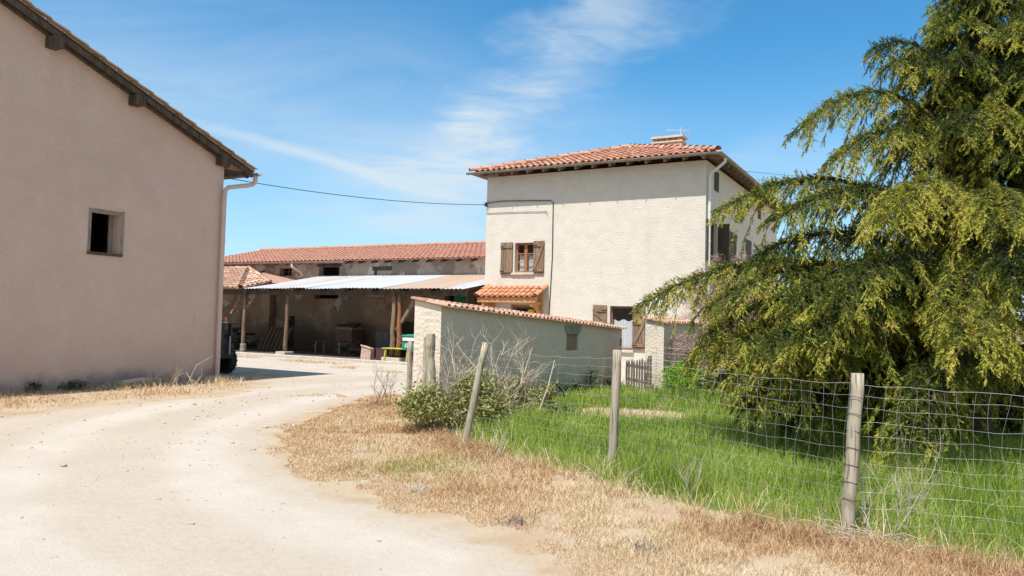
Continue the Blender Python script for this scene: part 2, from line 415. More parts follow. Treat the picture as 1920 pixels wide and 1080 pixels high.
def thing(name, label, cat, loc=(0, 0, 0), rz=0.0, group=None):
    o = bpy.data.objects.new(name, None); COL.objects.link(o)
    o.empty_display_size = .2
    o.location = loc; o.rotation_euler = (0, 0, rz)
    return tag(o, label, cat, group)

def copy_tree(o, parent=None):
    c = o.copy(); COL.objects.link(c)
    if parent: c.parent = parent
    for ch in [x for x in bpy.data.objects if x.parent == o]: copy_tree(ch, c)
    return c

class Frame:
    """local axes of a building: u to the right along its front, v to the back, z up"""
    def __init__(s, o, a): s.o = Vector((o[0], o[1], 0)); s.a = a; s.U = Vector((math.cos(a), math.sin(a), 0)); s.V = Vector((-math.sin(a), math.cos(a), 0))
    def loc(s, p): q = Vector(p) - s.o; return Vector((q.dot(s.U), q.dot(s.V), q.z))
    def world(s, u, v, z): return s.o + s.U * u + s.V * v + Vector((0, 0, z))
    def pv(s, px, py, v=0.0):
        d = ray(px, py); t = (v - (CAMLOC - s.o).dot(s.V)) / d.dot(s.V); p = s.loc(CAMLOC + d * t); return p.x, p.z
    def pu(s, px, py, u=0.0):
        d = ray(px, py); t = (u - (CAMLOC - s.o).dot(s.U)) / d.dot(s.U); p = s.loc(CAMLOC + d * t); return p.y, p.z
    def rv(s, x0, y0, x1, y1, v=0.0):
        c = [s.pv(x, y, v) for x, y in ((x0, y0), (x0, y1), (x1, y0), (x1, y1))]
        return [(c[0][0] + c[1][0]) / 2, (c[2][0] + c[3][0]) / 2, (c[1][1] + c[3][1]) / 2, (c[0][1] + c[2][1]) / 2]
    def ru(s, x0, y0, x1, y1, u=0.0):
        c = [s.pu(x, y, u) for x, y in ((x0, y0), (x0, y1), (x1, y0), (x1, y1))]
        return [(c[0][0] + c[1][0]) / 2, (c[2][0] + c[3][0]) / 2, (c[1][1] + c[3][1]) / 2, (c[0][1] + c[2][1]) / 2]

def inpoly(x, y, poly):
    c = False; j = len(poly) - 1
    for i in range(len(poly)):
        xi, yi = poly[i]; xj, yj = poly[j]
        if (yi > y) != (yj > y) and x < (xj - xi) * (y - yi) / (yj - yi) + xi: c = not c
        j = i
    return c

def tile_roof(mb, O, U, S, poly, pitch=.21, course=.36, rr=.085, lift=.022, seg=5, jit=.010, mi=0):
    """half-round clay tiles over a roof polygon given in (along, upslope) coordinates"""
    O, U, S = Vector(O), Vector(U).normalized(), Vector(S).normalized(); Nn = U.cross(S).normalized()
    if Nn.z < 0: Nn = -Nn
    us = [p[0] for p in poly]; ss = [p[1] for p in poly]
    mb.poly([O + U * a + S * b + Nn * .004 for a, b in poly], r=.25, mi=mi)
    nu = int((max(us) - min(us)) / pitch); pitch = (max(us) - min(us)) / max(nu, 1)
    for i in range(nu):
        u = min(us) + (i + .5) * pitch
        for j in range(int((max(ss) - min(ss)) / course) + 1):
            s0 = min(ss) + j * course; s1 = min(s0 + course * 1.12, max(ss) + .02)
            if not inpoly(u, min(s0 + course * .5, max(ss) - .01), poly): continue
            uu = u + random.uniform(-jit, jit); lf = lift + random.uniform(-.004, .006); tilt = random.uniform(-.013, .013)
            vs = []
            for (sv, q, h, du) in ((s0 - .02, rr, lf, tilt), (s1, rr * .84, 0.0, -tilt)):
                for k in range(seg + 1):
                    a = math.pi * k / seg
                    vs.append(O + U * (uu + du + q * math.cos(a)) + S * sv + Nn * (h + .006 + q * math.sin(a) * .9))
            fs = [(k, k + 1, seg + 2 + k, seg + 1 + k) for k in range(seg)]
            # thickness lip at the lower end
            o = len(vs)
            for k in range(seg + 1):
                a = math.pi * k / seg
                vs.append(O + U * (uu + tilt + (rr - .018) * math.cos(a)) + S * (s0 - .018) + Nn * (lf + .004 + (rr - .018) * math.sin(a) * .9))
            fs += [(k + 1, k, o + k, o + k + 1) for k in range(seg)]
            mb.add(vs, fs, None, mi)

def ridge_tiles(mb, a, b, rr=.11, step=.38, seg=6, mi=0):
    a, b = Vector(a), Vector(b); d = (b - a); n = max(1, int(d.length / step)); d.normalize()
    x = d.cross(Vector((0, 0, 1))).normalized(); y = x.cross(d)
    st = (b - a).length / n
    for i in range(n):
        p, q = a + d * st * i, a + d * st * (i + 1.1)
        vs = []
        for (c, rad_, h) in ((p, rr, .025), (q, rr * .85, 0)):
            for k in range(seg + 1):
                an = math.pi * k / seg
                vs.append(c + x * rad_ * math.cos(an) + y * (rad_ * math.sin(an) + h))
        mb.add(vs, [(k, k + 1, seg + 2 + k, seg + 1 + k) for k in range(seg)], None, mi)

# ================================================================== buildings
ANG = rad(-29.07)
# ------------------------------------------------------------------ the house
d_ = ray(1323, 420); pr = CAMLOC + d_ * (22.0 / d_.y)
F0 = Frame((pr.x, pr.y), ANG)
HL = -F0.pv(911, 450)[0]
hw = F0.world(-HL, 0, 0)
H = Frame((hw.x, hw.y), ANG)
HD = 11.5
EZ = H.pv(1323, 300)[1]            # top of the wall under the eave
OV = .44
house = thing('farmhouse', 'two-storey cream roughcast farmhouse with hipped orange tile roof and brown shutters', 'house', H.o, ANG)

win_up = H.rv(965, 455, 1001, 511)
win_lo = H.rv(1143, 574, 1187, 656)
dr = H.rv(957, 571, 1008, 600); door = [dr[0], dr[1], 0.02, dr[3]]
att = [H.ru(1339, 318, 1354, 350, HL), H.ru(1421, 378, 1430, 407, HL)]
sw = [H.ru(1329, 420, 1355, 494, HL), H.ru(1368, 438, 1385, 494, HL), H.ru(1398, 460, 1412, 497, HL)]
for q in att: q[3] = min(q[3], EZ - .12); q[1] = q[0] + .62; q[2] = q[3] - .62
for q in sw: q[2] = sw[0][2]; q[3] = sw[0][3]
sw[0][1] = sw[0][0] + .95; sw[1][1] = sw[1][0] + .95; sw[2][1] = sw[2][0] + .95
print('HOUSE', round(HL, 2), 'eave', round(EZ, 2), 'win', [round(x, 2) for x in win_up], [round(x, 2) for x in win_lo], [round(x, 2) for x in door], 'att', att, 'sw', sw)

b = MB()
b.wall(lambda a, z, d: (a, d, z), 0, HL, 0, EZ, [win_up, win_lo, door], .22)
b.wall(lambda a, z, d: (HL - d, a, z), 0, HD, 0, EZ, att + sw, .2)
b.quad((0, 0, 0), (0, 0, EZ), (0, HD, EZ), (0, HD, 0)); b.quad((0, HD, 0), (0, HD, EZ), (HL, HD, EZ), (HL, HD, 0))
b.quad((.01, .25, .06), (HL - .25, .25, .06), (HL - .25, HD, .06), (.01, HD, .06))
b.quad((.01, .25, 3.2), (.01, HD, 3.2), (HL - .25, HD, 3.2), (HL - .25, .25, 3.2))
b.quad((.01, 3.6, .06), (HL - .25, 3.6, .06), (HL - .25, 3.6, EZ), (.01, 3.6, EZ))
hwall = b.build('wall', M['facade'], house)

# roof: hipped, ridge running back from the facade
RUN = HL / 2 + OV
az = H.pv(1183, 278, HL / 2)[1]
RISE = max(1.2, az - EZ - .12)
k_ = RISE / RUN; sl = math.hypot(RUN, RISE)
ez = EZ + .10
A1, A2 = Vector((-OV, -OV, ez)), Vector((HL + OV, -OV, ez))
B1, B2 = Vector((-OV, HD + OV, ez)), Vector((HL + OV, HD + OV, ez))
RF, RB = Vector((HL / 2, -OV + RUN, ez + RISE)), Vector((HL / 2, HD + OV - RUN, ez + RISE))
roof = MB(); Wd = HL + 2 * OV; Ln = HD + 2 * OV
tile_roof(roof, A1, (1, 0, 0), (0, RUN, RISE), [(0, 0), (Wd, 0), (Wd / 2, sl)])
tile_roof(roof, A2, (0, 1, 0), (-RUN, 0, RISE), [(0, 0), (Ln, 0), (Ln - RUN, sl), (RUN, sl)])
tile_roof(roof, B1, (0, -1, 0), (RUN, 0, RISE), [(0, 0), (Ln, 0), (Ln - RUN, sl), (RUN, sl)])
roof.poly([B2 + Vector((0, 0, .004)), B1 + Vector((0, 0, .004)), RB + Vector((0, 0, .004))], r=.4)
up = Vector((0, 0, .06))
for a, c in ((A1, RF), (A2, RF), (B2, RB), (B1, RB), (RF, RB)): ridge_tiles(roof, a + up, c + up)
hroof = roof.build('roof', M['tile'], house)
b = MB()                                    # boarding under the eaves, with rafter ends
for (p, q, n1, n2) in ((A1, A2, (0, OV), 0), (A2, B2, (-OV, 0), 1)):
    pass
t_ = -.035
b.quad(A1 + Vector((0, 0, t_)), A2 + Vector((0, 0, t_)), Vector((HL, 0, ez + OV * k_ + t_)), Vector((0, 0, ez + OV * k_ + t_)))
b.quad(A2 + Vector((0, 0, t_)), B2 + Vector((0, 0, t_)), Vector((HL, HD, ez + OV * k_ + t_)), Vector((HL, 0, ez + OV * k_ + t_)))
b.quad(B1 + Vector((0, 0, t_)), A1 + Vector((0, 0, t_)), Vector((0, 0, ez + OV * k_ + t_)), Vector((0, HD, ez + OV * k_ + t_)))
n = int(HL / .55)
for i in range(n + 1):
    u = HL * i / n
    b.beam((u, -OV + .06, ez - .095), (u, .02, ez + (OV - .02) * k_ - .095), .075, .10)
n = int(HD / .55)
for i in range(n + 1):
    v = HD * i / n
    b.beam((HL + OV - .06, v, ez - .095), (HL - .02, v, ez + (OV - .02) * k_ - .095), .075, .10)
b.build('eave_boards', M['soffit'], house)
def gutter(mb, p, q, r=.065):
    p, q = Vector(p), Vector(q); d = (q - p).normalized(); x = d.cross(Vector((0, 0, 1))).normalized()
    vs = []; n = 8
    for c in (p, q):
        for rr_ in (r, r - .008):
            for k in range(n + 1):
                a = math.pi + math.pi * k / n
                vs.append(c + x * rr_ * math.cos(a) + Vector((0, 0, rr_ * math.sin(a))))
    m_ = n + 1; fs = []
    for k in range(n):
        fs.append((k, k + 1, 2 * m_ + k + 1, 2 * m_ + k)); fs.append((m_ + k + 1, m_ + k, 3 * m_ + k, 3 * m_ + k + 1))
    fs += [(0, 2 * m_, 3 * m_, m_), (n, m_ + n, 3 * m_ + n, 2 * m_ + n)]
    for s_ in (0, 2 * m_): fs += [(s_ + k, s_ + m_ + k, s_ + m_ + k + 1, s_ + k + 1) for k in range(n)]
    mb.add(vs, fs, .5)
g = MB(); gz = ez - .005
gutter(g, (-OV - .07, -OV - .07, gz), (HL + OV + .13, -OV - .07, gz))
gutter(g, (HL + OV + .07, -OV - .07, gz), (HL + OV + .07, HD + OV, gz))
for i in range(9):
    u = -OV + (Wd) * (i + .5) / 9; g.box(u - .012, u + .012, -OV - .145, -OV + .01, gz - .085, gz - .068)
hg = g.build('gutter', M['zinc'], house)
p = MB()
c0 = Vector((HL + OV + .07, .12, gz - .06)); x1 = HL + .075
p.tube([c0, c0 + Vector((0, 0, -.10)), c0 + Vector((-.08, .0, -.17)), (x1 + .06, .12, EZ - .36), (x1, .12, EZ - .44), (x1, .12, .1)], .045, 10)
for z in (1.2, 2.6, 4.0, 5.3): p.tube([(x1, .12, z), (x1, .12, z + .05)], .053, 10)
p.build('downpipe', M['pvc_white'], hg, smooth=False)
# chimney on the ridge
cv = RF.y + 4.2; cz = RF.z - .25
c = MB(); cw, cd = .60, .30
top = H.pv(1255, 258, cv)[1]; cu = HL / 2 + .1
c.box(cu - cw, cu + cw, cv - cd, cv + cd, cz, top - .27)
chim = c.build('chimney', M['chim_brick'], hroof)
c = MB(); c.box(cu - cw - .04, cu + cw + .04, cv - cd - .04, cv + cd + .04, top - .27, top - .21); c.box(cu - cw - .06, cu + cw + .06, cv - cd - .06, cv + cd + .06, top - .085, top)
c.build('slab', M['stone'], chim)
c = MB()
for i in range(5):
    c.box(cu - cw + .01 + i * .245, cu - cw + .01 + i * .245 + .2, cv - cd + .02, cv + cd - .02, top - .21, top - .085)
c.build('brick_course', M['tile'], chim)

# television aerial fixed to the chimney: moves with the house
a = MB(); ax_, ay_ = cu + .42, cv + .2
a.tube([(ax_, ay_, top - .5), (ax_, ay_, top + .42)], .02, 6)
dirv = Vector((-.9, -.3, .05)).normalized()
a.tube([Vector((ax_, ay_, top + .3)) - dirv * .35, Vector((ax_, ay_, top + .3)) + dirv * .6], .012, 5)
for i in range(9):
    q = Vector((ax_, ay_, top + .3)) + dirv * (-.3 + i * .1); w_ = Vector((.3, -.9, 0)).normalized() * (.30 - i * .016)
    a.tube([q - w_, q + w_], .007, 4)
q = Vector((ax_, ay_, top + .22)) - dirv * .3
for i in range(6):
    w_ = Vector((.3, -.9, 0)).normalized() * .32; a.tube([q - w_ + Vector((0, 0, -.2 + i * .08)), q + w_ + Vector((0, 0, -.2 + i * .08))], .006, 4)
a.build('aerial', M['alu'], house)

# windows
def window(parent, wn, rows, fm, vback=.12, mull=True, name='window'):
    u0, u1, z0, z1 = wn; fw = .06
    f = MB(); v0, v1 = vback, vback + .06
    f.box(u0, u1, v0, v1, z1 - fw, z1); f.box(u0, u1, v0, v1, z0, z0 + fw)
    f.box(u0, u0 + fw, v0 + .002, v1 - .002, z0 + fw, z1 - fw); f.box(u1 - fw, u1, v0 + .002, v1 - .002, z0 + fw, z1 - fw)
    m_ = (u0 + u1) / 2
    if mull: f.box(m_ - .055, m_ + .055, v0 - .012, v1 - .004, z0 + fw, z1 - fw)
    w = f.build(name, fm, parent)
    g_ = MB(); g_.quad((u0 + fw, v0 + .035, z0 + fw), (u1 - fw, v0 + .035, z0 + fw), (u1 - fw, v0 + .035, z1 - fw), (u0 + fw, v0 + .035, z1 - fw))
    g_.build('pane', M['glass'], w)
    for r_ in range(1, rows):
        z = z0 + fw + (z1 - z0 - 2 * fw) * r_ / rows
        for q0_, q1_ in ((u0 + fw, m_ - .055), (m_ + .055, u1 - fw)):
            bb = MB(); bb.box(q0_, q1_, v0 + .02, v0 + .05, z - .014, z + .014); bb.build('glazing_bar', fm, w)
    return w

def curtain(parent, u0, u1, z0, z1, v, sag=0.0):
    nx, nz = 90, 6; vs = []; fs = []
    for j in range(nz + 1):
        for i in range(nx + 1):
            t = i / nx; zz = z0 + (z1 - z0 - sag * math.sin(math.pi * t * 2) ** 2) * j / nz
            vs.append((u0 + (u1 - u0) * t, v + .012 * math.sin(i * .8) + .005 * math.sin(i * 1.9), zz))
    for j in range(nz):
        for i in range(nx): a_ = j * (nx + 1) + i; fs.append((a_, a_ + 1, a_ + nx + 2, a_ + nx + 1))
    mb_ = MB(); mb_.add(vs, fs, .5); return mb_.build('curtain', M['curtain'], parent, smooth=True)

wu = window(house, win_up, 3, M['frame'])
curtain(wu, win_up[0] + .06, win_up[1] - .06, win_up[2] + .07, win_up[2] + .66, .235, .08)
wl = window(house, win_lo, 1, M['frame_dark'], .10, mull=False)
curtain(wl, win_lo[0] + .05, win_lo[1] - .05, win_lo[2] + .06, win_lo[2] + (win_lo[3] - win_lo[2]) * .70, .20, .06)
bb = MB()
for wn in (win_up, win_lo): pass
def sill(wn, parent):
    s_ = MB(); s_.box(wn[0] - .10, wn[1] + .04, -.07, .12, wn[2] - .075, wn[2] - .004); return s_.build('sill', M['stone'], parent, bevel=.008)
sill(win_up, wu); sill(win_lo, wl)
def surround(wn, parent, wide=.10):
    s_ = MB()
    s_.box(wn[0] - wide, wn[0] - .001, -.006, .02, wn[2], wn[3] + wide); s_.box(wn[1] + .001, wn[1] + wide * .3, -.006, .02, wn[2], wn[3] + wide * .0)
    s_.box(wn[0], wn[1] + wide * .3, -.006, .02, wn[3] + .001, wn[3] + wide)
    return s_.build('surround', M['surround'], parent)

def shutter(parent, u0, u1, z0, z1, v=-.05, flip=False, m='shutter', rails=2, planks=4, name='shutter', diag='one'):
    """plank shutter lying open against the wall, ledged and braced"""
    s_ = MB(); pw = (u1 - u0) / planks
    for i in range(planks): s_.box(u0 + i * pw + .003, u0 + (i + 1) * pw - .003, v, v + .028, z0 + (.0 if i % 2 else .004), z1)
    sh = s_.build(name, M[m], parent)
    r_ = MB(); hh = z1 - z0
    zs = [z0 + hh * .12, z1 - hh * .13] if rails == 2 else [z0 + hh * .10, z0 + hh * .60, z1 - hh * .12]
    rm = M[m]
    for z in zs: r_ = MB(); r_.box(u0 + .005, u1 - .005, v - .030, v - .002, z - .045, z + .045); r_.build('ledge', rm, sh)
    pairs = [(zs[i], zs[i + 1]) for i in range(len(zs) - 1)]
    if diag:
        for za, zb in pairs:
            a_, c_ = (u0 + .05, u1 - .05) if not flip else (u1 - .05, u0 + .05)
            r_ = MB(); r_.beam((a_, v - .016, za + .055), (c_, v - .016, zb - .055), .024, .08, up=(0, 0, 1)); r_.build('brace', rm, sh)
    for z in zs: h_ = MB(); h_.box(u0 - .0 if not flip else u1 - .16, u0 + .16 if not flip else u1, v - .038, v - .031, z - .012, z + .012); h_.build('hinge', M['black'], sh)
    return sh
q = H.rv(940, 455, 962, 516); shutter(house, q[0], q[1], q[2], q[3], diag=None)
q = H.rv(1001, 452, 1021, 514); shutter(house, q[0], q[1], q[2], q[3])
q = H.rv(1112, 572, 1138, 654); shutter(house, q[0], q[1], q[2], q[3], rails=3, flip=True)
q = H.rv(1187, 572, 1210, 656); shutter(house, q[0], q[1], q[2], q[3], rails=3)

# side windows and attic vents on the shaded right wall
def P_side(mb, a0, a1, z0, z1, d0, d1): mb.box(HL - d1, HL - d0, a0, a1, z0, z1)
for q in att:
    m_ = MB(); P_side(m_, q[0] + .002, q[1] - .002, q[2] + .002, q[3] - .002, .012, .05); f_ = m_.build('attic_hatch', M['wood_dark'], house)
for i, q in enumerate(sw):
    m_ = MB(); P_side(m_, q[0], q[1], q[2] - .0, q[2] + .06, .10, .16); P_side(m_, q[0], q[1], q[3] - .06, q[3], .10, .16)
    P_side(m_, q[0], q[0] + .06, q[2] + .06, q[3] - .06, .10, .16); P_side(m_, q[1] - .06, q[1], q[2] + .06, q[3] - .06, .10, .16)
    w_ = m_.build('window', M['frame_dark'], house)
    g_ = MB(); g_.quad((HL - .13, q[0] + .06, q[2] + .06), (HL - .13, q[1] - .06, q[2] + .06), (HL - .13, q[1] - .06, q[3] - .06), (HL - .13, q[0] + .06, q[3] - .06))
    g_.build('pane', M['glass'], w_)
    m_ = MB(); P_side(m_, q[0] - .06, q[1] + .06, q[2] - .07, q[2] - .004, -.06, .1); m_.build('sill', M['stone'], w_)
    hw_ = (q[1] - q[0]) / 2
    for s_ in (0, 1):
        m_ = MB()
        for k in range(1 if i == 0 else 3):
            if i == 0:      # swung wide open
                sgn = -1 if s_ == 0 else 1
                hinge = q[0] if s_ == 0 else q[1]
                ang = rad(20 if s_ else 155)
                ca, sa = math.cos(ang), math.sin(ang)
                a_ = .01; c_ = hw_
                if s_ == 0: pa, pc = (HL + .02 + 0.03, hinge - a_), (HL + .02 + .03, hinge - c_)
                else: pa, pc = (HL + .02 + a_ * .8, hinge - a_ * .2), (HL + .02 + c_ * .8, hinge - c_ * .2)
                m_.beam((pa[0], pa[1], (q[2] + q[3]) / 2), (pc[0], pc[1], (q[2] + q[3]) / 2), .03, q[3] - q[2], up=(0, 0, 1))
            else:           # closed
                st = q[0] + s_ * hw_
                P_side(m_, st + k * hw_ / 3 + .004, st + (k + 1) * hw_ / 3 - .004, q[2] + .01, q[3] - .01, -.012, .018)
        m_.build('shutter', M['pvc_white'] if False else M['shutter_dark'], house)

# door, and its tiled hood
d_ = MB(); d_.box(door[0], door[1], .10, .15, door[2], door[3]); dd = d_.build('door', M['frame_dark'], house)
fw = .07
f_ = MB(); f_.box(door[0] + .0, door[0] + fw, .075, .098, door[2], door[3]); f_.box(door[1] - fw, door[1], .075, .098, door[2], door[3]); f_.box(door[0] + fw, door[1] - fw, .077, .098, door[3] - fw, door[3])
f_.build('frame', M['frame'], dd)
g_ = MB(); zt = door[3] - .12; g_.box(door[0] + .16, door[1] - .12, .085, .098, zt - .75, zt); g_.build('pane', M['black'], dd)
n_ = MB(); n_.box(door[1] - .40, door[1] - .17, .080, .0845, zt - .46, zt - .04); n_.build('notice', M['yellow'], dd, )
k2 = H.rv(922, 541, 1026, 541)
hu0, hu1, hz1 = k2[0] - .12, k2[1] - .02, (k2[2] + k2[3]) / 2
hz1 = H.pv(1024, 538)[1]
out_ = .80; drop = .36
hood = MB(); Oh = Vector((hu0, -out_, hz1 - drop)); Sh_ = Vector((0, out_, drop)); Lh = Sh_.length
tile_roof(hood, Oh, (1, 0, 0), Sh_, [(0, 0), (hu1 - hu0, 0), (hu1 - hu0, Lh), (0, Lh)], pitch=.19, course=.30, rr=.078)
for uu in (hu0, hu1):
    ridge_tiles(hood, Vector((uu, -out_ - .02, hz1 - drop + .02)), Vector((uu, 0, hz1 + .02)), rr=.085, step=.3)
ho = hood.build('porch_hood', M['tile_new'], house)
w_ = MB()
w_.beam((hu0 + .02, -out_ + .10, hz1 - drop - .10), (hu1 - .02, -out_ + .10, hz1 - drop - .10), .11, .15)
w_.quad((hu0 + .03, -out_ + .02, hz1 - drop - .01), (hu1 - .03, -out_ + .02, hz1 - drop - .01), (hu1 - .03, 0, hz1 - .015), (hu0 + .03, 0, hz1 - .015))
for uu in (hu0 + .22, hu1 - .18):
    w_.box(uu - .06, uu + .06, -.11, -.002, hz1 - 1.15, hz1 - .1)
    w_.beam((uu, -out_ + .08, hz1 - drop - .235), (uu, -.11, hz1 - drop - .175), .1, .11)
    pts = [Vector((uu, -out_ + .17 + .56 * math.sin(t * math.pi / 2) , hz1 - drop - .25 - .55 * (1 - math.cos(t * math.pi / 2)))) for t in (0, .2, .4, .6, .8, 1)]
    for i in range(5): w_.beam(pts[i], pts[i + 1] + (pts[i + 1] - pts[i]) * .12, .09, .11, up=(0, -1, .3))
w_.build('bracket', M['hoodwood'], ho)

# cables clipped to the facade
cb = MB(); z1 = H.pv(916, 381)[1]; u2, z2 = H.pv(1038, 376)
u3, z3 = H.pv(1029, 588)
cb.tube([(-.02, -.03, z1), (.6, -.03, z1 + .04), (u2 - .1, -.03, z2), (u2, -.03, z2 - .06), (u2 + .01, -.025, (z2 + z3) / 2), (u3 + .02, -.025, z3), (u3 + .03, -.025, .2)], .014, 5)
u4, z4 = H.pv(1026, 397); z5 = H.pv(916, 400)[1]
cb.tube([(0.0, -.02, z5), (u4 / 2, -.02, z5 + (z4 - z5) * .5 + .01), (u4, -.02, z4), (u4 + .005, -.02, z4 - .12)], .008, 4)
cb.build('facade_cable', M['cable'], house)
u_, z_ = H.pv(912, 384)
ins = MB(); ins.tube([(-.14, -.06, z_), (.0, -.03, z_)], .018, 6); ins.box(-.03, .03, -.09, .0, z_ - .07, z_ + .07); ins.build('cable_anchor', M['cable'], house)
CABLE_R = H.world(-.14, -.06, z_)

# ------------------------------------------------------------------ left barn with the gable
cpt = gp(404, 712)
B = Frame((cpt.x, cpt.y), ANG)
BL, BW = 11.0, 13.2                       # length along -u, gable width along -v
rise_k = math.tan(rad(20.8))
VO = .28                                   # verge overhang
cv_, cz_ = B.pu(479, 312, VO)
lift_c = cz_; EO = max(.4, min(cv_, 1.1))
v2, z2b = B.pu(30, -20, VO)
rise_k = (z2b - cz_) / (cv_ - v2)
wt = cz_ - .10 + EO * rise_k               # wall top at the eave
print('BARN corner', cpt, 'eave over', EO, 'eave z', cz_, 'slope', math.degrees(math.atan(rise_k)), wt)
hay = thing('gabled_barn', 'tall pinkish-beige rendered barn gable in shade with one small window opening', 'barn', B.o, ANG)
wn = B.ru(170, 399, 226, 474, 0)
wz = wt - .15
b = MB()
zt_ = min(wz, wt)
b.wall(lambda a, z, d: (-d, a, z), -BW, 0, 0, zt_, [wn], .26)
apex = zt_ + BW / 2 * rise_k
b.poly([(0, -BW, zt_), (0, 0, zt_), (0, -BW / 2, apex)])
b.quad((0, 0, 0), (-BL, 0, 0), (-BL, 0, zt_), (0, 0, zt_)); b.quad((0, -BW, 0), (0, -BW, zt_), (-BL, -BW, zt_), (-BL, -BW, 0))
b.quad((-BL, 0, 0), (-BL, -BW, 0), (-BL, -BW, zt_), (-BL, 0, zt_)); b.poly([(-BL, 0, zt_), (-BL, -BW, zt_), (-BL, -BW / 2, apex)])
b.build('wall', M['gable'], hay)
b = MB(); b.box(-2.6, -2.55, wn[0] - 1.2, wn[1] + 1.2, wn[2] - 1, wn[3] + 1); b.build('dark_backing', M['dark_in'], hay)  # dark backing box stands in for the unlit interior behind the window
roof = MB(); zo = zt_ + .10; half = BW / 2 + EO; hs_ = math.hypot(half, half * rise_k)
e1 = Vector((VO, EO, zo - EO * rise_k)); e2 = Vector((-BL - VO, -BW - EO, zo - EO * rise_k))
Lr = BL + 2 * VO
tile_roof(roof, e1, (-1, 0, 0), (0, -half, half * rise_k), [(0, 0), (Lr, 0), (Lr, hs_), (0, hs_)], pitch=.25, course=.40, rr=.09)
tile_roof(roof, e2, (1, 0, 0), (0, half, half * rise_k), [(0, 0), (Lr, 0), (Lr, hs_), (0, hs_)], pitch=.25, course=.40, rr=.09)
ra = Vector((VO, -BW / 2, zo + (BW / 2) * rise_k + .05)); ridge_tiles(roof, ra, ra + Vector((-Lr, 0, 0)))
ridge_tiles(roof, e1 + Vector((.02, 0, .03)), Vector((VO + .02, -BW / 2, ra.z - .03)), rr=.055)
hr = roof.build('roof', M['tile_tan'], hay)
b = MB(); dv = Vector((0, 0, -.05))
b.beam(e1 + Vector((-.03, -.05, -.09)), Vector((VO - .03, -BW / 2, ra.z - .05 - .09)), .045, .11)
b.beam(Vector((VO - .03, -BW / 2, ra.z - .165)), Vector((VO - .03, -BW - EO + .05, e1.z - .115)), .045, .15)
b.beam(e1 + Vector((-.20, -.05, -.10)), Vector((VO - .20, -BW / 2, ra.z - .05 - .10)), .09, .10)
b.quad(e1 + Vector((-.05, 0, -.02)), Vector((VO - .05, -BW / 2, ra.z - .07)), Vector((-.3, -BW / 2, ra.z - .07)), Vector((-.3, EO, e1.z - .02)))
b.quad(e1 + Vector((-.05, 0, -.03)), e1 + Vector((-BL, 0, -.03)), e1 + Vector((-BL, -EO - .1, -.03 + (EO + .1) * rise_k)), e1 + Vector((-.05, -EO - .1, -.03 + (EO + .1) * rise_k)))
b.build('verge_board', M['wood_dark'], hay)
for (px, py) in ((108, 77), (262, 186)):
    v_, z_ = B.pu(px, py, .22)
    m_ = MB(); m_.box(-.3, .30, v_ - .11, v_ + .11, z_ - .13, z_ + .09); m_.build('purlin_end', M['wood_dark'], hay, bevel=.02)
v_, z_ = B.pu(418, 297, .1)
m_ = MB(); m_.box(-.3, .26, -.26, -.02, e1.z + .02, e1.z + .02 + .24); m_.build('purlin_end', M['wood_dark'], hay, bevel=.02)
m_ = MB(); m_.box(.03, .22, .0, EO - .1, e1.z - .02, e1.z + .10); m_.build('soffit_board', mat('brown_soffit', (.20, .11, .07), (.26, .15, .10), 6), hay)
g = MB(); gutter(g, e1 + Vector((.10, .06, -.02)), e1 + Vector((-BL - VO, .06, -.02)), .07); hg2 = g.build('gutter', M['zinc'], hay)
p = MB(); gx = .07
p.tube([e1 + Vector((-.05, .06, -.06)), e1 + Vector((-.05, .06, -.20)), e1 + Vector((-.07, .0, -.30)), e1 + Vector((-.09, -.12, -.34)), (.11, .06, e1.z - .47), (.085, -.01, e1.z - .55), (.085, -.03, e1.z - .68), (.085, -.03, .05)], .055, 12)
for z in (.55, 1.9, 3.3): p.tube([(.085, -.03, z), (.085, -.03, z + .05)], .062, 12)
p.build('downpipe', M['pvc_beige'], hg2)
m_ = MB(); w0, w1, z0, z1 = wn
m_.box(-.05, .012, w0 - .055, w0 - .002, z0 - .06, z1 + .055); m_.box(-.05, .012, w1 + .002, w1 + .07, z0 - .04, z1 + .07)
m_.box(-.05, .010, w0 - .002, w1 + .002, z1 + .002, z1 + .055)
hwn = m_.build('window', M['surround'], hay)
m_ = MB(); m_.box(-.12, .03, w0 - .06, w1 + .05, z0 - .06, z0 - .003); m_.build('sill', M['wood_dark'], hwn)
m_ = MB(); m_.box(-.30, -.262, w1 - .09, w1 + .25, z0, z1); m_.build('shutter', M['surround'], hwn)
CABLE_L = B.world(.0, EO * .5, e1.z - .12)

# ------------------------------------------------------------------ open barn with lean-to, behind the yard
pp = gp(741, 682)
O_ = Frame((pp.x, pp.y), ANG)
rt = F0.world(-HL, 0, 0); UR = O_.loc(rt).x          # where the house corner cuts the post line
DV = 4.2                                              # depth of the lean-to
UL = -17.0
aw_z = O_.pv(700, 541, -.25)[1]; aw_b = O_.pv(760, 516, DV)[1]
be_z = O_.pv(780, 487, DV - .4)[1]; rz_ = O_.pv(700, 465, DV + 4.2)[1]
print('OPENBARN', pp, 'UR', UR, 'awn', aw_z, aw_b, 'eave', be_z, 'ridge', rz_)
ob = thing('open_barn', 'low farm building with faded red tile roof and flaking plaster behind a metal lean-to', 'barn', O_.o, ANG)
def hv(x0, y0, x1, y1): return O_.rv(x0, y0, x1, y1, DV)
holes_up = [hv(524, 503, 547, 523), hv(598, 500, 636, 517)]
holes_lo = [hv(590, 545, 634, 560), [*hv(539, 592, 553, 610)[:2], .1, hv(539, 592, 553, 610)[3]], [*hv(754, 603, 776, 610)[:2], .1, hv(754, 603, 776, 610)[3]]]
hr_ = hv(834, 541, 853, 560); holes_lo.append([hr_[0], hr_[1], .1, hr_[3] - .1])
split = aw_b - .05
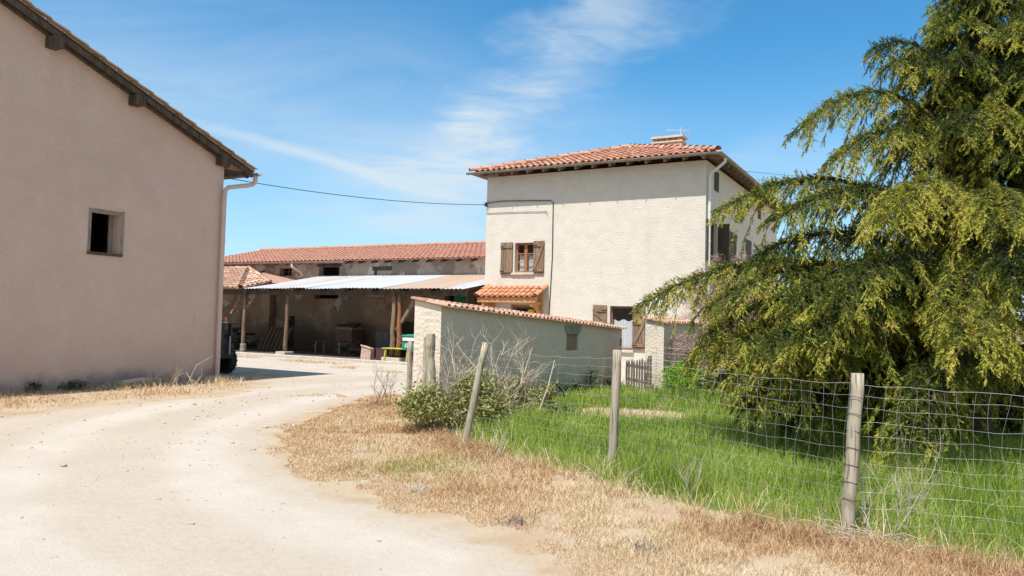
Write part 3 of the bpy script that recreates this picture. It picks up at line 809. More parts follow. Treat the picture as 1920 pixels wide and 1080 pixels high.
for h in holes_up: h[2] = max(h[2], split + .06)
for h in holes_lo: h[3] = min(h[3], split - .06)
BR = UR + 6
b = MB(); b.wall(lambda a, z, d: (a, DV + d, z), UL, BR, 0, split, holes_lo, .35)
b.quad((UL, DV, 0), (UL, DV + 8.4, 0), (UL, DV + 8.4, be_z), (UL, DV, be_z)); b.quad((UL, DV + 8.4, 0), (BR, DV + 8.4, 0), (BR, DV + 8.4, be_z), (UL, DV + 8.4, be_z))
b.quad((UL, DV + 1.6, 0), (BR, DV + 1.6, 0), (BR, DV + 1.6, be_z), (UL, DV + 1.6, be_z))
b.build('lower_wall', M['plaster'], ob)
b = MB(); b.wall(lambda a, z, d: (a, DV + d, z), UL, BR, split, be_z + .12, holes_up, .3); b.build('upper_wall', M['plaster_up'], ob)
for h in holes_up[:1]:
    m_ = MB(); m_.box(h[0], h[1], DV + .2, DV + .25, h[2], h[2] + .06); m_.box((h[0] + h[1]) / 2 - .03, (h[0] + h[1]) / 2 + .03, DV + .2, DV + .25, h[2] + .06, h[3]); m_.box(h[0], h[1], DV + .19, DV + .198, (h[2] + h[3]) / 2, (h[2] + h[3]) / 2 + .05)
    m_.build('window', M['wood_dark'], ob)
h = holes_up[1]; m_ = MB(); m_.box(h[0] - .1, h[1] + .1, DV - .02, DV + .1, h[3] + .003, h[3] + .12); m_.build('lintel', M['wood_dark'], ob)
m_ = MB(); q = hv(699, 502, 735, 505); m_.box(q[0], q[1], DV - .03, DV + .05, q[2] - .05, q[3] + .05)
m_.box(q[0] + .1, q[0] + .22, DV - .025, DV + .05, q[2] - .5, q[2] - .052); m_.build('timber', M['wood_dark'], ob)
h = holes_lo[1]; m_ = MB(); m_.box(h[0], h[1], DV + .2, DV + .26, .1, h[3]); m_.build('door', M['wood_dark'], ob)
h = holes_lo[2]; m_ = MB(); m_.box(h[0], h[1], DV + .1, DV + .16, .1, h[3]); m_.build('door', M['wood_dark'], ob)
q = hv(853, 545, 874, 562); m_ = MB(); m_.box(q[0], q[1], DV - .05, DV - .01, q[2] - .35, q[3]); m_.build('green_shutter', M['greenpaint'], ob)
q = hv(878, 545, 893, 562); m_ = MB(); m_.box(q[0], q[1], DV - .06, DV - .01, 1.2, q[3]); m_.build('brick_pier', M['brick'], ob)
# main roof
RV = DV + 4.2; ru0 = UL - .2
ul_ = O_.pv(490, 470, RV)[0]
rise = rz_ - be_z; run = RV - (DV - .45); sl2 = math.hypot(run, rise)
tr = MB(); tile_roof(tr, (ul_, DV - .45, be_z), (1, 0, 0), (0, run, rise), [(0, 0), (BR - ul_, 0), (BR - ul_, sl2), (0, sl2)], pitch=.24, course=.42, rr=.085)
tile_roof(tr, (BR, RV * 2 - DV + .45, be_z), (-1, 0, 0), (0, -run, rise), [(0, 0), (BR - ul_, 0), (BR - ul_, sl2), (0, sl2)], pitch=.5, course=.9, rr=.2)
ridge_tiles(tr, (ul_, RV, rz_ + .05), (BR, RV, rz_ + .05), step=.42)
trf = tr.build('roof', M['tile_pale'], ob)
b = MB(); b.poly([(ul_ + .12, DV - .3, be_z - .02), (ul_ + .12, RV, rz_ - .06), (ul_ + .12, 2 * RV - DV + .3, be_z - .02)]); b.build('gable_wall', M['plaster_up'], ob)
n = int((BR - ul_) / .7)
for i in range(n): m_ = MB(); m_.beam((ul_ + .3 + i * .7, DV - .40, be_z - .07), (ul_ + .3 + i * .7, DV + .02, be_z + .42 * rise / run - .07), .07, .09); m_.build('rafter_end', M['wood_dark'], ob)
ug = O_.pv(642, 490, DV - .5)[0]
g = MB(); gutter(g, (ul_, DV - .52, be_z - .01), (ug, DV - .52, be_z - .01), .07); gg = g.build('gutter', M['zinc'], ob)
p = MB(); ua = O_.pv(548, 497, DV - .5)[0]
p.tube([(ua, DV - .52, be_z - .07), (ua, DV - .52, be_z - .2), (ua + .2, DV - .2, be_z - .42), (ua + .24, DV - .08, be_z - .55), (ua + .24, DV - .08, aw_b + .02)], .05, 8); p.build('downpipe', M['pvc_white'], gg)

# corrugated lean-to roof, sheet by sheet
uw0 = O_.pv(452, 540, -.3)[0]; uw1 = UR - .06
aw = MB(); wid = .86; ns = int((uw1 - uw0) / wid) + 1; wid = (uw1 - uw0) / ns
sheetcol = []
for i in range(ns):
    t = (i + .5) / ns
    rust = random.uniform(.74, 1.0) if (t > .66 and i < ns - 1) else random.uniform(0, .28)
    if i == 2: rust = .52
    dz = random.uniform(-.015, .02); off = random.uniform(-.10, .05)
    nx = 48; vs = []; fs = []
    for j, tt in enumerate((0, .5, 1)):
        for k in range(nx + 1):
            u = uw0 + i * wid + (wid + .05) * k / nx
            v = (-.35 + off) * (1 - tt) + DV * tt
            z = aw_z * (1 - tt) + aw_b * tt + dz * (1 - tt) - .02 * math.sin(math.pi * tt) + .014 * math.cos(2 * math.pi * k * 5.5 / nx) + (.004 * (i % 2))
            vs.append((u, v, z))
    for j in range(2):
        for k in range(nx): a_ = j * (nx + 1) + k; fs.append((a_, a_ + 1, a_ + nx + 2, a_ + nx + 1))
    aw.add(vs, fs, rust)
M['sheet'] = mat('corrugated_sheet', (.48, .49, .5), (.52, .52, .53), 3, rough=.55, rnd=.9, spec=.4,
                 rcol=[(0, (.47, .48, .50)), (.35, (.43, .42, .42)), (.55, (.45, .37, .30)), (.75, (.46, .33, .23)), (1, (.42, .28, .185))], extra=patch(1.1, .56, .72, (.50, .34, .22), 3, .55, None, (1, .35, 1)))
awn = aw.build('lean_to_roof', M['sheet'], ob, smooth=True)
bm_ = MB()
bm_.beam((uw0 + .1, .0, aw_z - .14), (uw1, .0, aw_z - .14), .14, .16)
bm_.beam((uw0 + .1, DV * .5, aw_z * .5 + aw_b * .5 - .13), (uw1, DV * .5, aw_z * .5 + aw_b * .5 - .13), .12, .12)
n = 9
for i in range(n):
    u = uw0 + .2 + (uw1 - uw0 - .3) * i / (n - 1); bm_.beam((u, -.25, aw_z - .075), (u, DV - .01, aw_b - .075), .08, .09)
bm_.build('roof_timbers', M['wood_dark'], ob)
posts = []
def bpost(px, base, r, m, top=None, px2=None, v=0.0):
    u = O_.pv(px, base, v)[0]; u2 = O_.pv(px2 or px, 545, v)[0]; zt2 = top or aw_z - .06
    mb_ = MB(); n_ = 7
    pts = [Vector((u + (u2 - u) * k / n_ + random.uniform(-.015, .015), v + random.uniform(-.015, .015), .12 + (zt2 - .12) * k / n_)) for k in range(n_ + 1)]
    mb_.tube(pts, [r * (1.05 - .2 * k / n_) * random.uniform(.93, 1.07) for k in range(n_ + 1)], 9, jit=.04)
    o = mb_.build('post', m, ob, smooth=True); return u, o
u1_, po = bpost(456, 652, .075, M['wood_post'], px2=460)
tag(po)
m_ = MB(); m_.lathe([(.13, .02), (.13, .2), (.12, .22), (.12, .36), (.125, .38), (.11, .42)], 12, (u1_, 0, 0)); m_.build('bucket_base', M['zinc'], po)
u2_, po = bpost(534, 660, .072, M['wood_post'], px2=541)
m_ = MB(); m_.box(u2_ - .22, u2_ + .24, -.26, .22, .0, .2); m_.build('post_base', M['concrete'], po, bevel=.02)
u3_, po = bpost(734, 676, .09, M['wood_post'], px2=740)
u4_, po2 = bpost(747, 677, .08, M['wood_red'], px2=750)
m_ = MB(); m_.box(u3_ - .22, u4_ + .26, -.30, .25, 0, .22); m_.build('post_base', M['concrete'], po, bevel=.02)
for a_, c_, w_ in (((u1_ - .75, 0, aw_z - 1.0), (u1_ - .15, 0, aw_z - .2), .09), ((u1_ + .1, 0, aw_z - .75), (u1_ + .65, 0, aw_z - .2), .08), ((u4_ + .08, 0, aw_z - 1.15), (u4_ + .75, 0, aw_z - .18), .10), ((u3_, .05, aw_z - 1.5), (u4_, .05, aw_z - 1.2), .07)):
    br = MB(); br.beam(a_, c_, w_, w_); br.build('brace', M['wood_post'], ob)
# paved floor of the lean-to with its pale kerb
k_ = MB(); k_.box(UL, UR - .05, -.20, DV, -.05, .075); k_.build('floor_slab', M['slab'], ob)
k_ = MB(); k_.box(UL, UR - .05, -.48, -.205, -.05, .10); k_.build('kerb', M['concrete'], ob, bevel=.015)

# ------------------------------------------------------------------ small tiled shed at the far left of the yard
sh = thing('tiled_shed', 'small shed roof of mottled old tiles between the big barn and the metal lean-to', 'shed', O_.o, ANG)
e_r = uw0 + .12
ez2 = O_.pv(440, 541, -.45)[1]; tz = O_.pv(450, 505, 3.0)[1]
eu_t, _ = O_.pv(466, 507, 3.0)
r_ = MB(); lo = Vector((-17, -.45, ez2)); S_ = Vector((0, 3.45, tz - ez2)); Ls = S_.length
tile_roof(r_, lo, (1, 0, 0), S_, [(0, 0), (17 + e_r, 0), (17 + eu_t, Ls), (0, Ls)], pitch=.24, course=.38, rr=.09, jit=.02)
vq = min((abs(O_.pv(506, 531, i * .05)[0] - uw0 - .1), i * .05) for i in range(10, 80))[1]; q3 = Vector((uw0 + .1, vq, aw_z + (aw_b - aw_z) * (vq + .35) / (DV + .35) + .06)); hp = Vector((e_r, -.45, ez2)); ht = Vector((eu_t, 3.0, tz))
he = (q3 - hp); hl = he.length; he.normalize(); ha = (ht - hp).dot(he); hs = (ht - hp) - he * ha
tile_roof(r_, hp, he, hs, [(0, 0), (hl, 0), (ha, hs.length)], pitch=.24, course=.38, rr=.09, jit=.02)
ridge_tiles(r_, (e_r, -.45, ez2 + .03), (eu_t, 3.0, tz + .03), rr=.1)
ridge_tiles(r_, (-17, 3.0, tz + .03), (eu_t, 3.0, tz + .03), rr=.1)
ridge_tiles(r_, (eu_t, 3.0, tz + .03), q3, rr=.1)
r_.poly([(-17, 3.0, tz), (eu_t, 3.0, tz), (eu_t, DV + .05, tz - .30), (-17, DV + .05, tz - .30)], r=.4)
r_.poly([(eu_t, 3.0, tz), q3, (q3.x, DV + .05, q3.z - .02), (eu_t, DV + .05, tz - .30)], r=.4)
r_.build('roof', M['tile_old'], sh)
w_ = MB(); w_.beam((-17, -.05, ez2 - .12), (e_r, -.05, ez2 - .12), .16, .2); w_.beam((-9.4, -.0, .1), (-9.4, 0, ez2 - .2), .18, .18)
for i in range(8): w_.beam((-10.5 + i * .55 - 3, -.4, ez2 - .06), (-10.5 + i * .55 - 3, 3.0, tz - .08), .08, .1)
w_.build('timber_frame', M['wood_dark'], sh)
w_ = MB(); w_.box(-17, -10.2, DV - .35, DV - .1, .07, tz - .3); w_.build('rear_wall', M['plaster'], sh)

# ------------------------------------------------------------------ garden wall (perpendicular to the facade) and its stub beyond the gate
ge = gp(1164, 729)
G1 = Frame((ge.x, ge.y), ANG)
gv = G1.pu(826, 640, 0)[0]
gw_ = G1.world(0, gv, 0); G = Frame((gw_.x, gw_.y), ANG); GL = -gv
gtk = -G.pv(776, 640)[0]
zA = G.pu(826, 574)[1]; zB = G.pu(1163, 617)[1]; zC = G.pv(776, 562)[1]
print('GWALL', G.o, 'len', GL, 'thick', gtk, 'z', zA, zB, zC)
gwl = thing('garden_wall', 'long shaded roughcast garden wall with a sloping tile coping and small blocked niche', 'wall', G.o, ANG)
nic = G.ru(1062, 640, 1084, 657); nz1 = G.ru(1062, 626, 1084, 657)
nich = [nic[0], nic[1], nz1[2], nz1[3]]
kz = zC - zA
b = MB()
zlow = min(zB, zA) - .02
b.wall(lambda a, z, d: (-d, a, z), 0, GL, 0, zlow, [nich], .12)
b.poly([(0, 0, zlow), (0, GL, zlow), (0, GL, zB), (0, 0, zA)])
b.poly([(-gtk, 0, 0), (0, 0, 0), (0, 0, zA), (-gtk, 0, zC)])
b.poly([(0, GL, 0), (-gtk, GL, 0), (-gtk, GL, zB + kz), (0, GL, zB)])
b.poly([(-gtk, GL, 0), (-gtk, 0, 0), (-gtk, 0, zC), (-gtk, GL, zB + kz)])
b.poly([(0, 0, zA), (0, GL, zB), (-gtk, GL, zB + kz), (-gtk, 0, zC)])
b.quad((-.10, nich[0], nich[2]), (-.10, nich[1], nich[2]), (-.10, nich[1], nich[3]), (-.10, nich[0], nich[3]), 0)
b.build('wall', M['wallcream'], gwl)
cp = MB(); Uc = Vector((0, GL + .1, (zB - zA))); Sc = Vector((-gtk - .16, 0, kz * (gtk + .16) / gtk))
tile_roof(cp, Vector((.09, -.05, zA + .005 - .09 * kz / gtk)), Uc, Sc, [(0, 0), (Uc.length, 0), (Uc.length, Sc.length), (0, Sc.length)], pitch=.17, course=.42, rr=.048, lift=.012, jit=.012)
cp.build('coping', M['tile_old'], gwl)
m_ = MB(); lz = nich[3]; 
vs = [(-.05, nich[0] - .10, lz + .17), (-.05, nich[0] - .10, lz + .11), (-.05, nich[0] - .02, lz + .003), (-.05, nich[1] + .02, lz + .003), (-.05, nich[1] + .10, lz + .11), (-.05, nich[1] + .10, lz + .17)]
n = len(vs); m_.add(vs + [(.025, y, z) for _, y, z in vs], [tuple(range(n))[::-1], tuple(range(n, 2 * n))] + [(i, (i + 1) % n, n + (i + 1) % n, n + i) for i in range(n)])
nl = m_.build('niche_lintel', M['stone_grey'], gwl)
m_ = MB(); m_.box(-.099, -.04, nich[0] + .002, nich[1] - .002, nich[2] + .002, nich[3] - .002); m_.build('niche_panel', mat('brown_niche_fill', (.25, .19, .12), (.32, .25, .17), 5, rough=.9), gwl)
m_ = MB(); m_.box(-gtk + .05, .012, GL - .16, GL + .012, zB - .42, zB - .22); m_.box(-gtk + .05, .010, GL - .10, GL + .010, zB - .66, zB - .45); m_.build('quoin', M['stone_grey'], gwl, bevel=.02)

pe = gp(1243, 741)
K = Frame((pe.x, pe.y), ANG)
kt = -K.pv(1210, 660)[0]; kzz = K.pv(1243, 606)[1]; kzl = K.pv(1211, 599)[1]
print('STUB', K.o, kt, kzz, kzl)
stub = thing('garden_wall', 'short cream roughcast wall stub with tile coping, right of the picket gate', 'wall', K.o, ANG)
KL = 3.3; kk = max(.05, kzl - kzz)
b = MB()
b.poly([(-kt, 0, 0), (0, 0, 0), (0, 0, kzz), (-kt, 0, kzz + kk)]); b.quad((0, 0, 0), (0, KL, 0), (0, KL, kzz), (0, 0, kzz))
b.quad((-kt, KL, 0), (-kt, 0, 0), (-kt, 0, kzz + kk), (-kt, KL, kzz + kk)); b.poly([(0, KL, 0), (-kt, KL, 0), (-kt, KL, kzz + kk), (0, KL, kzz)])
b.quad((0, 0, kzz), (0, KL, kzz), (-kt, KL, kzz + kk), (-kt, 0, kzz + kk))
b.build('wall', M['wallcream'], stub)
cp = MB(); Sc = Vector((-kt - .14, 0, kk * (kt + .14) / kt))
tile_roof(cp, Vector((.08, -.05, kzz + .005 - .08 * kk / kt)), (0, 1, 0), Sc, [(0, 0), (KL, 0), (KL, Sc.length), (0, Sc.length)], pitch=.2, course=.4, rr=.06, lift=.015)
cp.build('coping', M['tile_old'], stub)

# picket gate leaning between the two walls
ga, gb = gp(1172, 731), gp(1216, 742)
gate = thing('picket_gate', 'weathered dark picket gate standing between the garden wall and its stub', 'gate', ((ga.x + gb.x) / 2, (ga.y + gb.y) / 2, 0), math.atan2(gb.y - ga.y, gb.x - ga.x))
gl_ = (gb - ga).length
M['picket'] = mat('weathered_picket', (.13, .10, .08), (.22, .18, .15), 8, rough=.9, stretch=(1, 1, .2), rnd=.4)
N_ = 9
for i in range(N_):
    x = -gl_ / 2 + gl_ * (i + .5) / N_; h = .72 + .10 * i / N_ + random.uniform(-.03, .03); w_ = .032
    m_ = MB(); 
    vs = [(x - w_, 0, .06), (x + w_, 0, .06), (x + w_, 0, h - .06), (x, 0, h), (x - w_, 0, h - .06)]
    m_.add([(a_, -.012, c_) for a_, _, c_ in vs] + [(a_, .012, c_) for a_, _, c_ in vs], [(0, 1, 2, 3, 4), (9, 8, 7, 6, 5)] + [(k, (k + 1) % 5 , 5 + (k + 1) % 5, 5 + k) for k in range(5)])
    o = m_.build('picket', M['picket'], gate); o.rotation_euler = (0, random.uniform(-.03, .03), 0)
m_ = MB(); m_.box(-gl_ / 2, gl_ / 2, .013, .045, .24, .31); m_.box(-gl_ / 2, gl_ / 2, .013, .045, .56, .63); m_.build('rail', M['picket'], gate)
m_ = MB(); m_.tube([(gl_ / 2 + .05, 0, 0), (gl_ / 2 + .045, 0, .88)], .045, 7, jit=.05); m_.build('gate_post', M['picket'], gate)

# ================================================================== ground
def P2(*pts): return [tuple(gp(x, y).xy) for x, y in pts]
LAWN = P2((826, 806), (866, 842), (960, 866), (1060, 892), (1150, 922), (1300, 962), (1450, 992), (1600, 1022), (1750, 1046), (1950, 1085)) + [(6.5, 3.6), (16, 3), (18, 24), (7.5, 24)] + \
    P2((1290, 733), (1243, 743), (1215, 741), (1165, 730)) + P2((1000, 762), (900, 785))
TRACKB = P2((905, 770), (790, 760), (750, 742), (700, 748), (640, 764), (585, 786), (548, 808), (552, 850), (600, 888), (660, 914), (760, 946), (880, 968), (1000, 1012), (1090, 1062), (1150, 1110), (1290, 1260))
VERGE = TRACKB + [(4.5, 1.0), (6.5, 3.6)] + list(reversed(LAWN[:10]))
STRIP = P2((-260, 812), (0, 778), (200, 757), (350, 744), (440, 732), (478, 721), (470, 712), (400, 704)) + [tuple(B.world(-.4, -.5, 0).xy), tuple(B.world(-.4, -14, 0).xy)]
HAY = P2((1062, 771), (1120, 766), (1200, 769), (1285, 776), (1300, 786), (1230, 792), (1150, 790), (1090, 783))

def np_in(X, Y, poly):
    c = np.zeros(X.shape, bool); n = len(poly); j = n - 1
    for i in range(n):
        xi, yi = poly[i]; xj, yj = poly[j]
        if yi != yj:
            c ^= ((yi > Y) != (yj > Y)) & (X < (xj - xi) * (Y - yi) / (yj - yi) + xi)
        j = i
    return c
def np_dist(X, Y, line, closed=True):
    d = np.full(X.shape, 1e9); n = len(line)
    for i in range(n if closed else n - 1):
        ax, ay = line[i]; bx, by = line[(i + 1) % n]
        l2 = (bx - ax) ** 2 + (by - ay) ** 2 + 1e-12
        t = np.clip(((X - ax) * (bx - ax) + (Y - ay) * (by - ay)) / l2, 0, 1)
        d = np.minimum(d, np.hypot(X - ax - t * (bx - ax), Y - ay - t * (by - ay)))
    return d
def vnoise(X, Y, s, seed=0):
    r = np.random.default_rng(seed); T = r.random((64, 64))
    x, y = X * s + 100.3, Y * s + 100.7; xi, yi = np.floor(x).astype(int), np.floor(y).astype(int); fx, fy = x - xi, y - yi
    fx, fy = fx * fx * (3 - 2 * fx), fy * fy * (3 - 2 * fy)
    g = lambda a, b_: T[a % 64, b_ % 64]
    return (g(xi, yi) * (1 - fx) + g(xi + 1, yi) * fx) * (1 - fy) + (g(xi, yi + 1) * (1 - fx) + g(xi + 1, yi + 1) * fx) * fy

SOIL = (.43, .345, .245)
def ground_mat(name, ca, cb, soil, edge=True, speck=None, ruts=False):
    m, nt, b = new_mat(name); N, L = nt.nodes, nt.links
    tc = N.new('ShaderNodeTexCoord')
    def nz(sc, det=6, rough=.6):
        n = N.new('ShaderNodeTexNoise'); n.inputs['Scale'].default_value = sc; n.inputs['Detail'].default_value = det; n.inputs['Roughness'].default_value = rough
        L.new(tc.outputs['Object'], n.inputs['Vector']); return n.outputs['Fac']
    def rng(x, lo, hi, o0=0, o1=1):
        n = N.new('ShaderNodeMapRange'); n.interpolation_type = 'SMOOTHSTEP'; L.new(x, n.inputs[0])
        for i, v in enumerate((lo, hi, o0, o1)): n.inputs[i + 1].default_value = v
        return n.outputs[0]
    def mix(f, a, c):
        n = N.new('ShaderNodeMix'); n.data_type = 'RGBA'; L.new(f, n.inputs[0])
        for k, x in ((6, a), (7, c)):
            if isinstance(x, tuple): n.inputs[k].default_value = lin(*x)
            else: L.new(x, n.inputs[k])
        return n.outputs[2]
    c = mix(rng(nz(.9), .35, .65), ca, cb)
    sc_ = mix(rng(nz(1.7, 7), .35, .65), SOIL, (.37, .265, .165)); sc_ = mix(rng(nz(55, 4, .7), .50, .70, 0, .6), sc_, (.46, .36, .25)); soil = mix(rng(nz(30, 5, .7), .56, .72, 0, .6), sc_, (.23, .155, .10))
    if not edge: c = soil
    if speck:
        c = mix(rng(nz(55, 4, .7), .50, .70, 0, .55), c, speck[0]); c = mix(rng(nz(110, 3, .7), .56, .72, 0, .7), c, speck[1]); c = mix(rng(nz(2.3, 7), .60, .80, 0, .6), c, speck[2])
    if edge:
        at = N.new('ShaderNodeAttribute'); at.attribute_name = 'edge'
        a = N.new('ShaderNodeMath'); a.operation = 'ADD'; L.new(at.outputs['Fac'], a.inputs[0])
        s2 = N.new('ShaderNodeMath'); s2.operation = 'MULTIPLY_ADD'; L.new(nz(3.5, 8, .7), s2.inputs[0]); s2.inputs[1].default_value = 1.5; s2.inputs[2].default_value = -.98
        L.new(s2.outputs[0], a.inputs[1])
        if ruts:
            r_ = N.new('ShaderNodeAttribute'); r_.attribute_name = 'rut'; rm = N.new('ShaderNodeMath'); rm.operation = 'MULTIPLY_ADD'
            L.new(nz(1.3, 5), rm.inputs[0]); rm.inputs[1].default_value = 1.1; rm.inputs[2].default_value = -.55
            ra_ = N.new('ShaderNodeMath'); ra_.operation = 'ADD'; L.new(r_.outputs['Fac'], ra_.inputs[0]); L.new(rm.outputs[0], ra_.inputs[1])
            c = mix(rng(ra_.outputs[0], .1, .8, .5, 0), c, mix(rng(nz(16, 6, .7), .42, .62), (.41, .335, .255), (.355, .28, .205)))
        c = mix(rng(a.outputs[0], -.1, .55), soil, c)
    L.new(c, b.inputs['Base Color']); b.inputs['Roughness'].default_value = .97; b.inputs['Specular IOR Level'].default_value = .1
    bp = N.new('ShaderNodeBump'); bp.inputs['Strength'].default_value = .7; bp.inputs['Distance'].default_value = .02
    bn = N.new('ShaderNodeMath'); bn.operation = 'MULTIPLY_ADD'; L.new(nz(45, 5, .7), bn.inputs[0]); bn.inputs[1].default_value = .5; L.new(nz(5, 4), bn.inputs[2])
    L.new(bn.outputs[0], bp.inputs['Height']); L.new(bp.outputs[0], b.inputs['Normal'])
    return m
def grid_sheet(name, x0, x1, y0, y1, st, keep, edge, z, m):
    nx, ny = int((x1 - x0) / st) + 1, int((y1 - y0) / st) + 1
    X, Y = np.meshgrid(np.linspace(x0, x1, nx), np.linspace(y0, y1, ny))
    K_ = keep(X, Y); E = edge(X, Y)
    a = np.arange(nx * ny).reshape(ny, nx)
    cell = K_[:-1, :-1] & K_[1:, :-1] & K_[:-1, 1:] & K_[1:, 1:]
    F = np.stack([a[:-1, :-1][cell], a[:-1, 1:][cell], a[1:, 1:][cell], a[1:, :-1][cell]], 1)
    used = np.unique(F); rem = np.full(nx * ny, -1); rem[used] = np.arange(len(used))
    V = np.stack([X.ravel(), Y.ravel(), np.full(X.size, z)], 1)[used]
    cnt = np.bincount(F.ravel(), minlength=nx * ny)[used]; V[cnt < 4, 2] = -.006      # the rim dips into the ground
    o = np_mesh(name, V, rem[F], m)
    at = o.data.attributes.new('edge', 'FLOAT', 'POINT'); at.data.foreach_set('value', E.ravel()[used].astype(np.float32))
    tag(o, kind='structure'); return o
g_ = MB(); g_.quad((-900, -300, 0), (900, -300, 0), (900, 1500, 0), (-900, 1500, 0))
tag(g_.build('ground', ground_mat('dry_soil', SOIL, (.37, .25, .145), SOIL, False, ((.46, .36, .24), (.22, .15, .10), (.44, .31, .17)))), kind='structure')
ex = lambda X, Y: np_in(X, Y, VERGE) | np_in(X, Y, LAWN) | np_in(X, Y, STRIP)
M['gravel'] = ground_mat('pale_gravel', (.45, .39, .325), (.49, .43, .365), SOIL, True, ((.38, .32, .255), (.31, .26, .21), (.43, .345, .25)), ruts=True)
trk = grid_sheet('gravel_track', -40, 8, -6, 46, .14, lambda X, Y: ~ex(X, Y) & (Y < 45),
           lambda X, Y: np.minimum(np.minimum(np_dist(X, Y, VERGE), np_dist(X, Y, STRIP)) / .7, np_dist(X, Y, LAWN) / .5) - .35 * (vnoise(X, Y, .55, 4) > .72) * (Y > 14), .004, M['gravel'])
co = np.empty(len(trk.data.vertices) * 3, np.float32); trk.data.vertices.foreach_get('co', co); co = co.reshape(-1, 3)
dd_ = np_dist(co[:, 0], co[:, 1], TRACKB, False); ru = np.zeros(len(co))
for c_ in (1.05, 2.75): ru = np.maximum(ru, np.exp(-((dd_ - c_) / .38) ** 2))
ru = np.maximum(ru, np.clip((dd_ - 4.2) / 1.5, 0, 1) * .7)
trk.data.attributes.new('rut', 'FLOAT', 'POINT').data.foreach_set('value', ru.astype(np.float32))
M['lawn_soil'] = ground_mat('lawn_soil', (.12, .15, .04), (.18, .19, .06), SOIL, True)
grid_sheet('lawn', 0 - 3, 18, 3, 24, .14, lambda X, Y: np_in(X, Y, LAWN), lambda X, Y: np.minimum(np_dist(X, Y, LAWN), np_dist(X, Y, HAY) * np.where(np_in(X, Y, HAY), -1, 1)) / .4, .004, M['lawn_soil'])

# ------------------------------------------------------------------ grasses
def blades(name, XY, h, w, lean, m, rndv, z0=0.0, kind='stuff', rng=RNG):
    n = len(XY); az = rng.random(n) * 2 * np.pi; fa = rng.random(n) * 2 * np.pi
    dx, dy = np.cos(az), np.sin(az); wx, wy = np.cos(fa) * w / 2, np.sin(fa) * w / 2
    base = np.column_stack([XY[:, 0], XY[:, 1], np.full(n, z0)])
    hor = h * lean; up1, up2 = h * .55, h * np.sqrt(np.clip(1 - (lean * .75) ** 2, .05, 1))
    mid = base + np.column_stack([dx * hor * .35, dy * hor * .35, up1]); tip = base + np.column_stack([dx * hor, dy * hor, up2])
    wv = np.column_stack([wx, wy, np.zeros(n)])
    V = np.stack([base - wv, base + wv, mid - wv * .75, mid + wv * .75, tip], 1).reshape(-1, 3)
    o = np.arange(n)[:, None, None] * 5
    F = (o + np.array([[0, 1, 3], [0, 3, 2], [2, 3, 4]])[None]).reshape(-1, 3)
    ob_ = np_mesh(name, V, F, m, rnd=np.repeat(rndv, 3)); 
    if kind: tag(ob_, kind=kind)
    return ob_
def scatter(poly, dens, xr, yr, rng=RNG, maxd=None):
    """random points in a polygon, density (per square metre) a function of distance from the road side"""
    A = (xr[1] - xr[0]) * (yr[1] - yr[0]); n = int(A * dens(0.0))
    X = rng.uniform(*xr, n); Y = rng.uniform(*yr, n)
    k = np_in(X, Y, poly); X, Y = X[k], Y[k]
    D = np.hypot(X, Y); vis = (np.abs(X) < Y * .78 + 1.2) & (rng.random(len(X)) < dens(D) / dens(0.0))
    return np.column_stack([X[vis], Y[vis]])
M['grass'] = mat('green_grass_blades', (.13, .24, .03), (.15, .27, .035), 3, rough=.6, spec=.3, trans=.45, rnd=.95,
                 rcol=[(0, (.11, .19, .022)), (.32, (.25, .37, .042)), (.65, (.40, .50, .08)), (.9, (.52, .58, .17)), (1, (.60, .52, .28))])
M['straw'] = mat('dry_straw_blades', (.45, .32, .18), (.5, .36, .2), 3, rough=.8, spec=.2, trans=.2, rnd=.95,
                 rcol=[(0, (.25, .14, .08)), (.22, (.47, .275, .145)), (.47, (.60, .415, .23)), (.73, (.67, .53, .35)), (.95, (.72, .63, .49)), (1, (.34, .38, .10))])
pts = scatter(LAWN, lambda D: 1300.0 * np.clip(9.0 / np.maximum(D, 4.0), .35, 1.3), (-2, 13), (3.4, 22))
inh = np_in(pts[:, 0], pts[:, 1], HAY); pts = pts[~inh | (RNG.random(len(pts)) < .04)]
de = np_dist(pts[:, 0], pts[:, 1], LAWN[:10], False)
nn = vnoise(pts[:, 0], pts[:, 1], 1.1, 5) * .6 + vnoise(pts[:, 0], pts[:, 1], 4, 6) * .4
keep = RNG.random(len(pts)) < np.clip(de / .5, .15, 1) * (.45 + .8 * nn); pts, de, nn = pts[keep], de[keep], nn[keep]
far = np.clip(np.hypot(pts[:, 0], pts[:, 1]) / 8, .7, 2)
h = (.08 + .29 * nn) * RNG.uniform(.55, 1.35, len(pts)) * np.clip(de / .7 + .45, .5, 1)
rv = np.clip(.12 + .62 * vnoise(pts[:, 0], pts[:, 1], 1.7, 9) + RNG.normal(0, .15, len(pts)), 0, .94); rv[RNG.random(len(pts)) < .09] = 1
green = blades('green_grass', pts, h, .0075 * far, RNG.uniform(.1, .75, len(pts)), M['grass'], rv)
tag(green, 'lush green grass inside the wire fence', 'grass')
print('grass', len(pts))

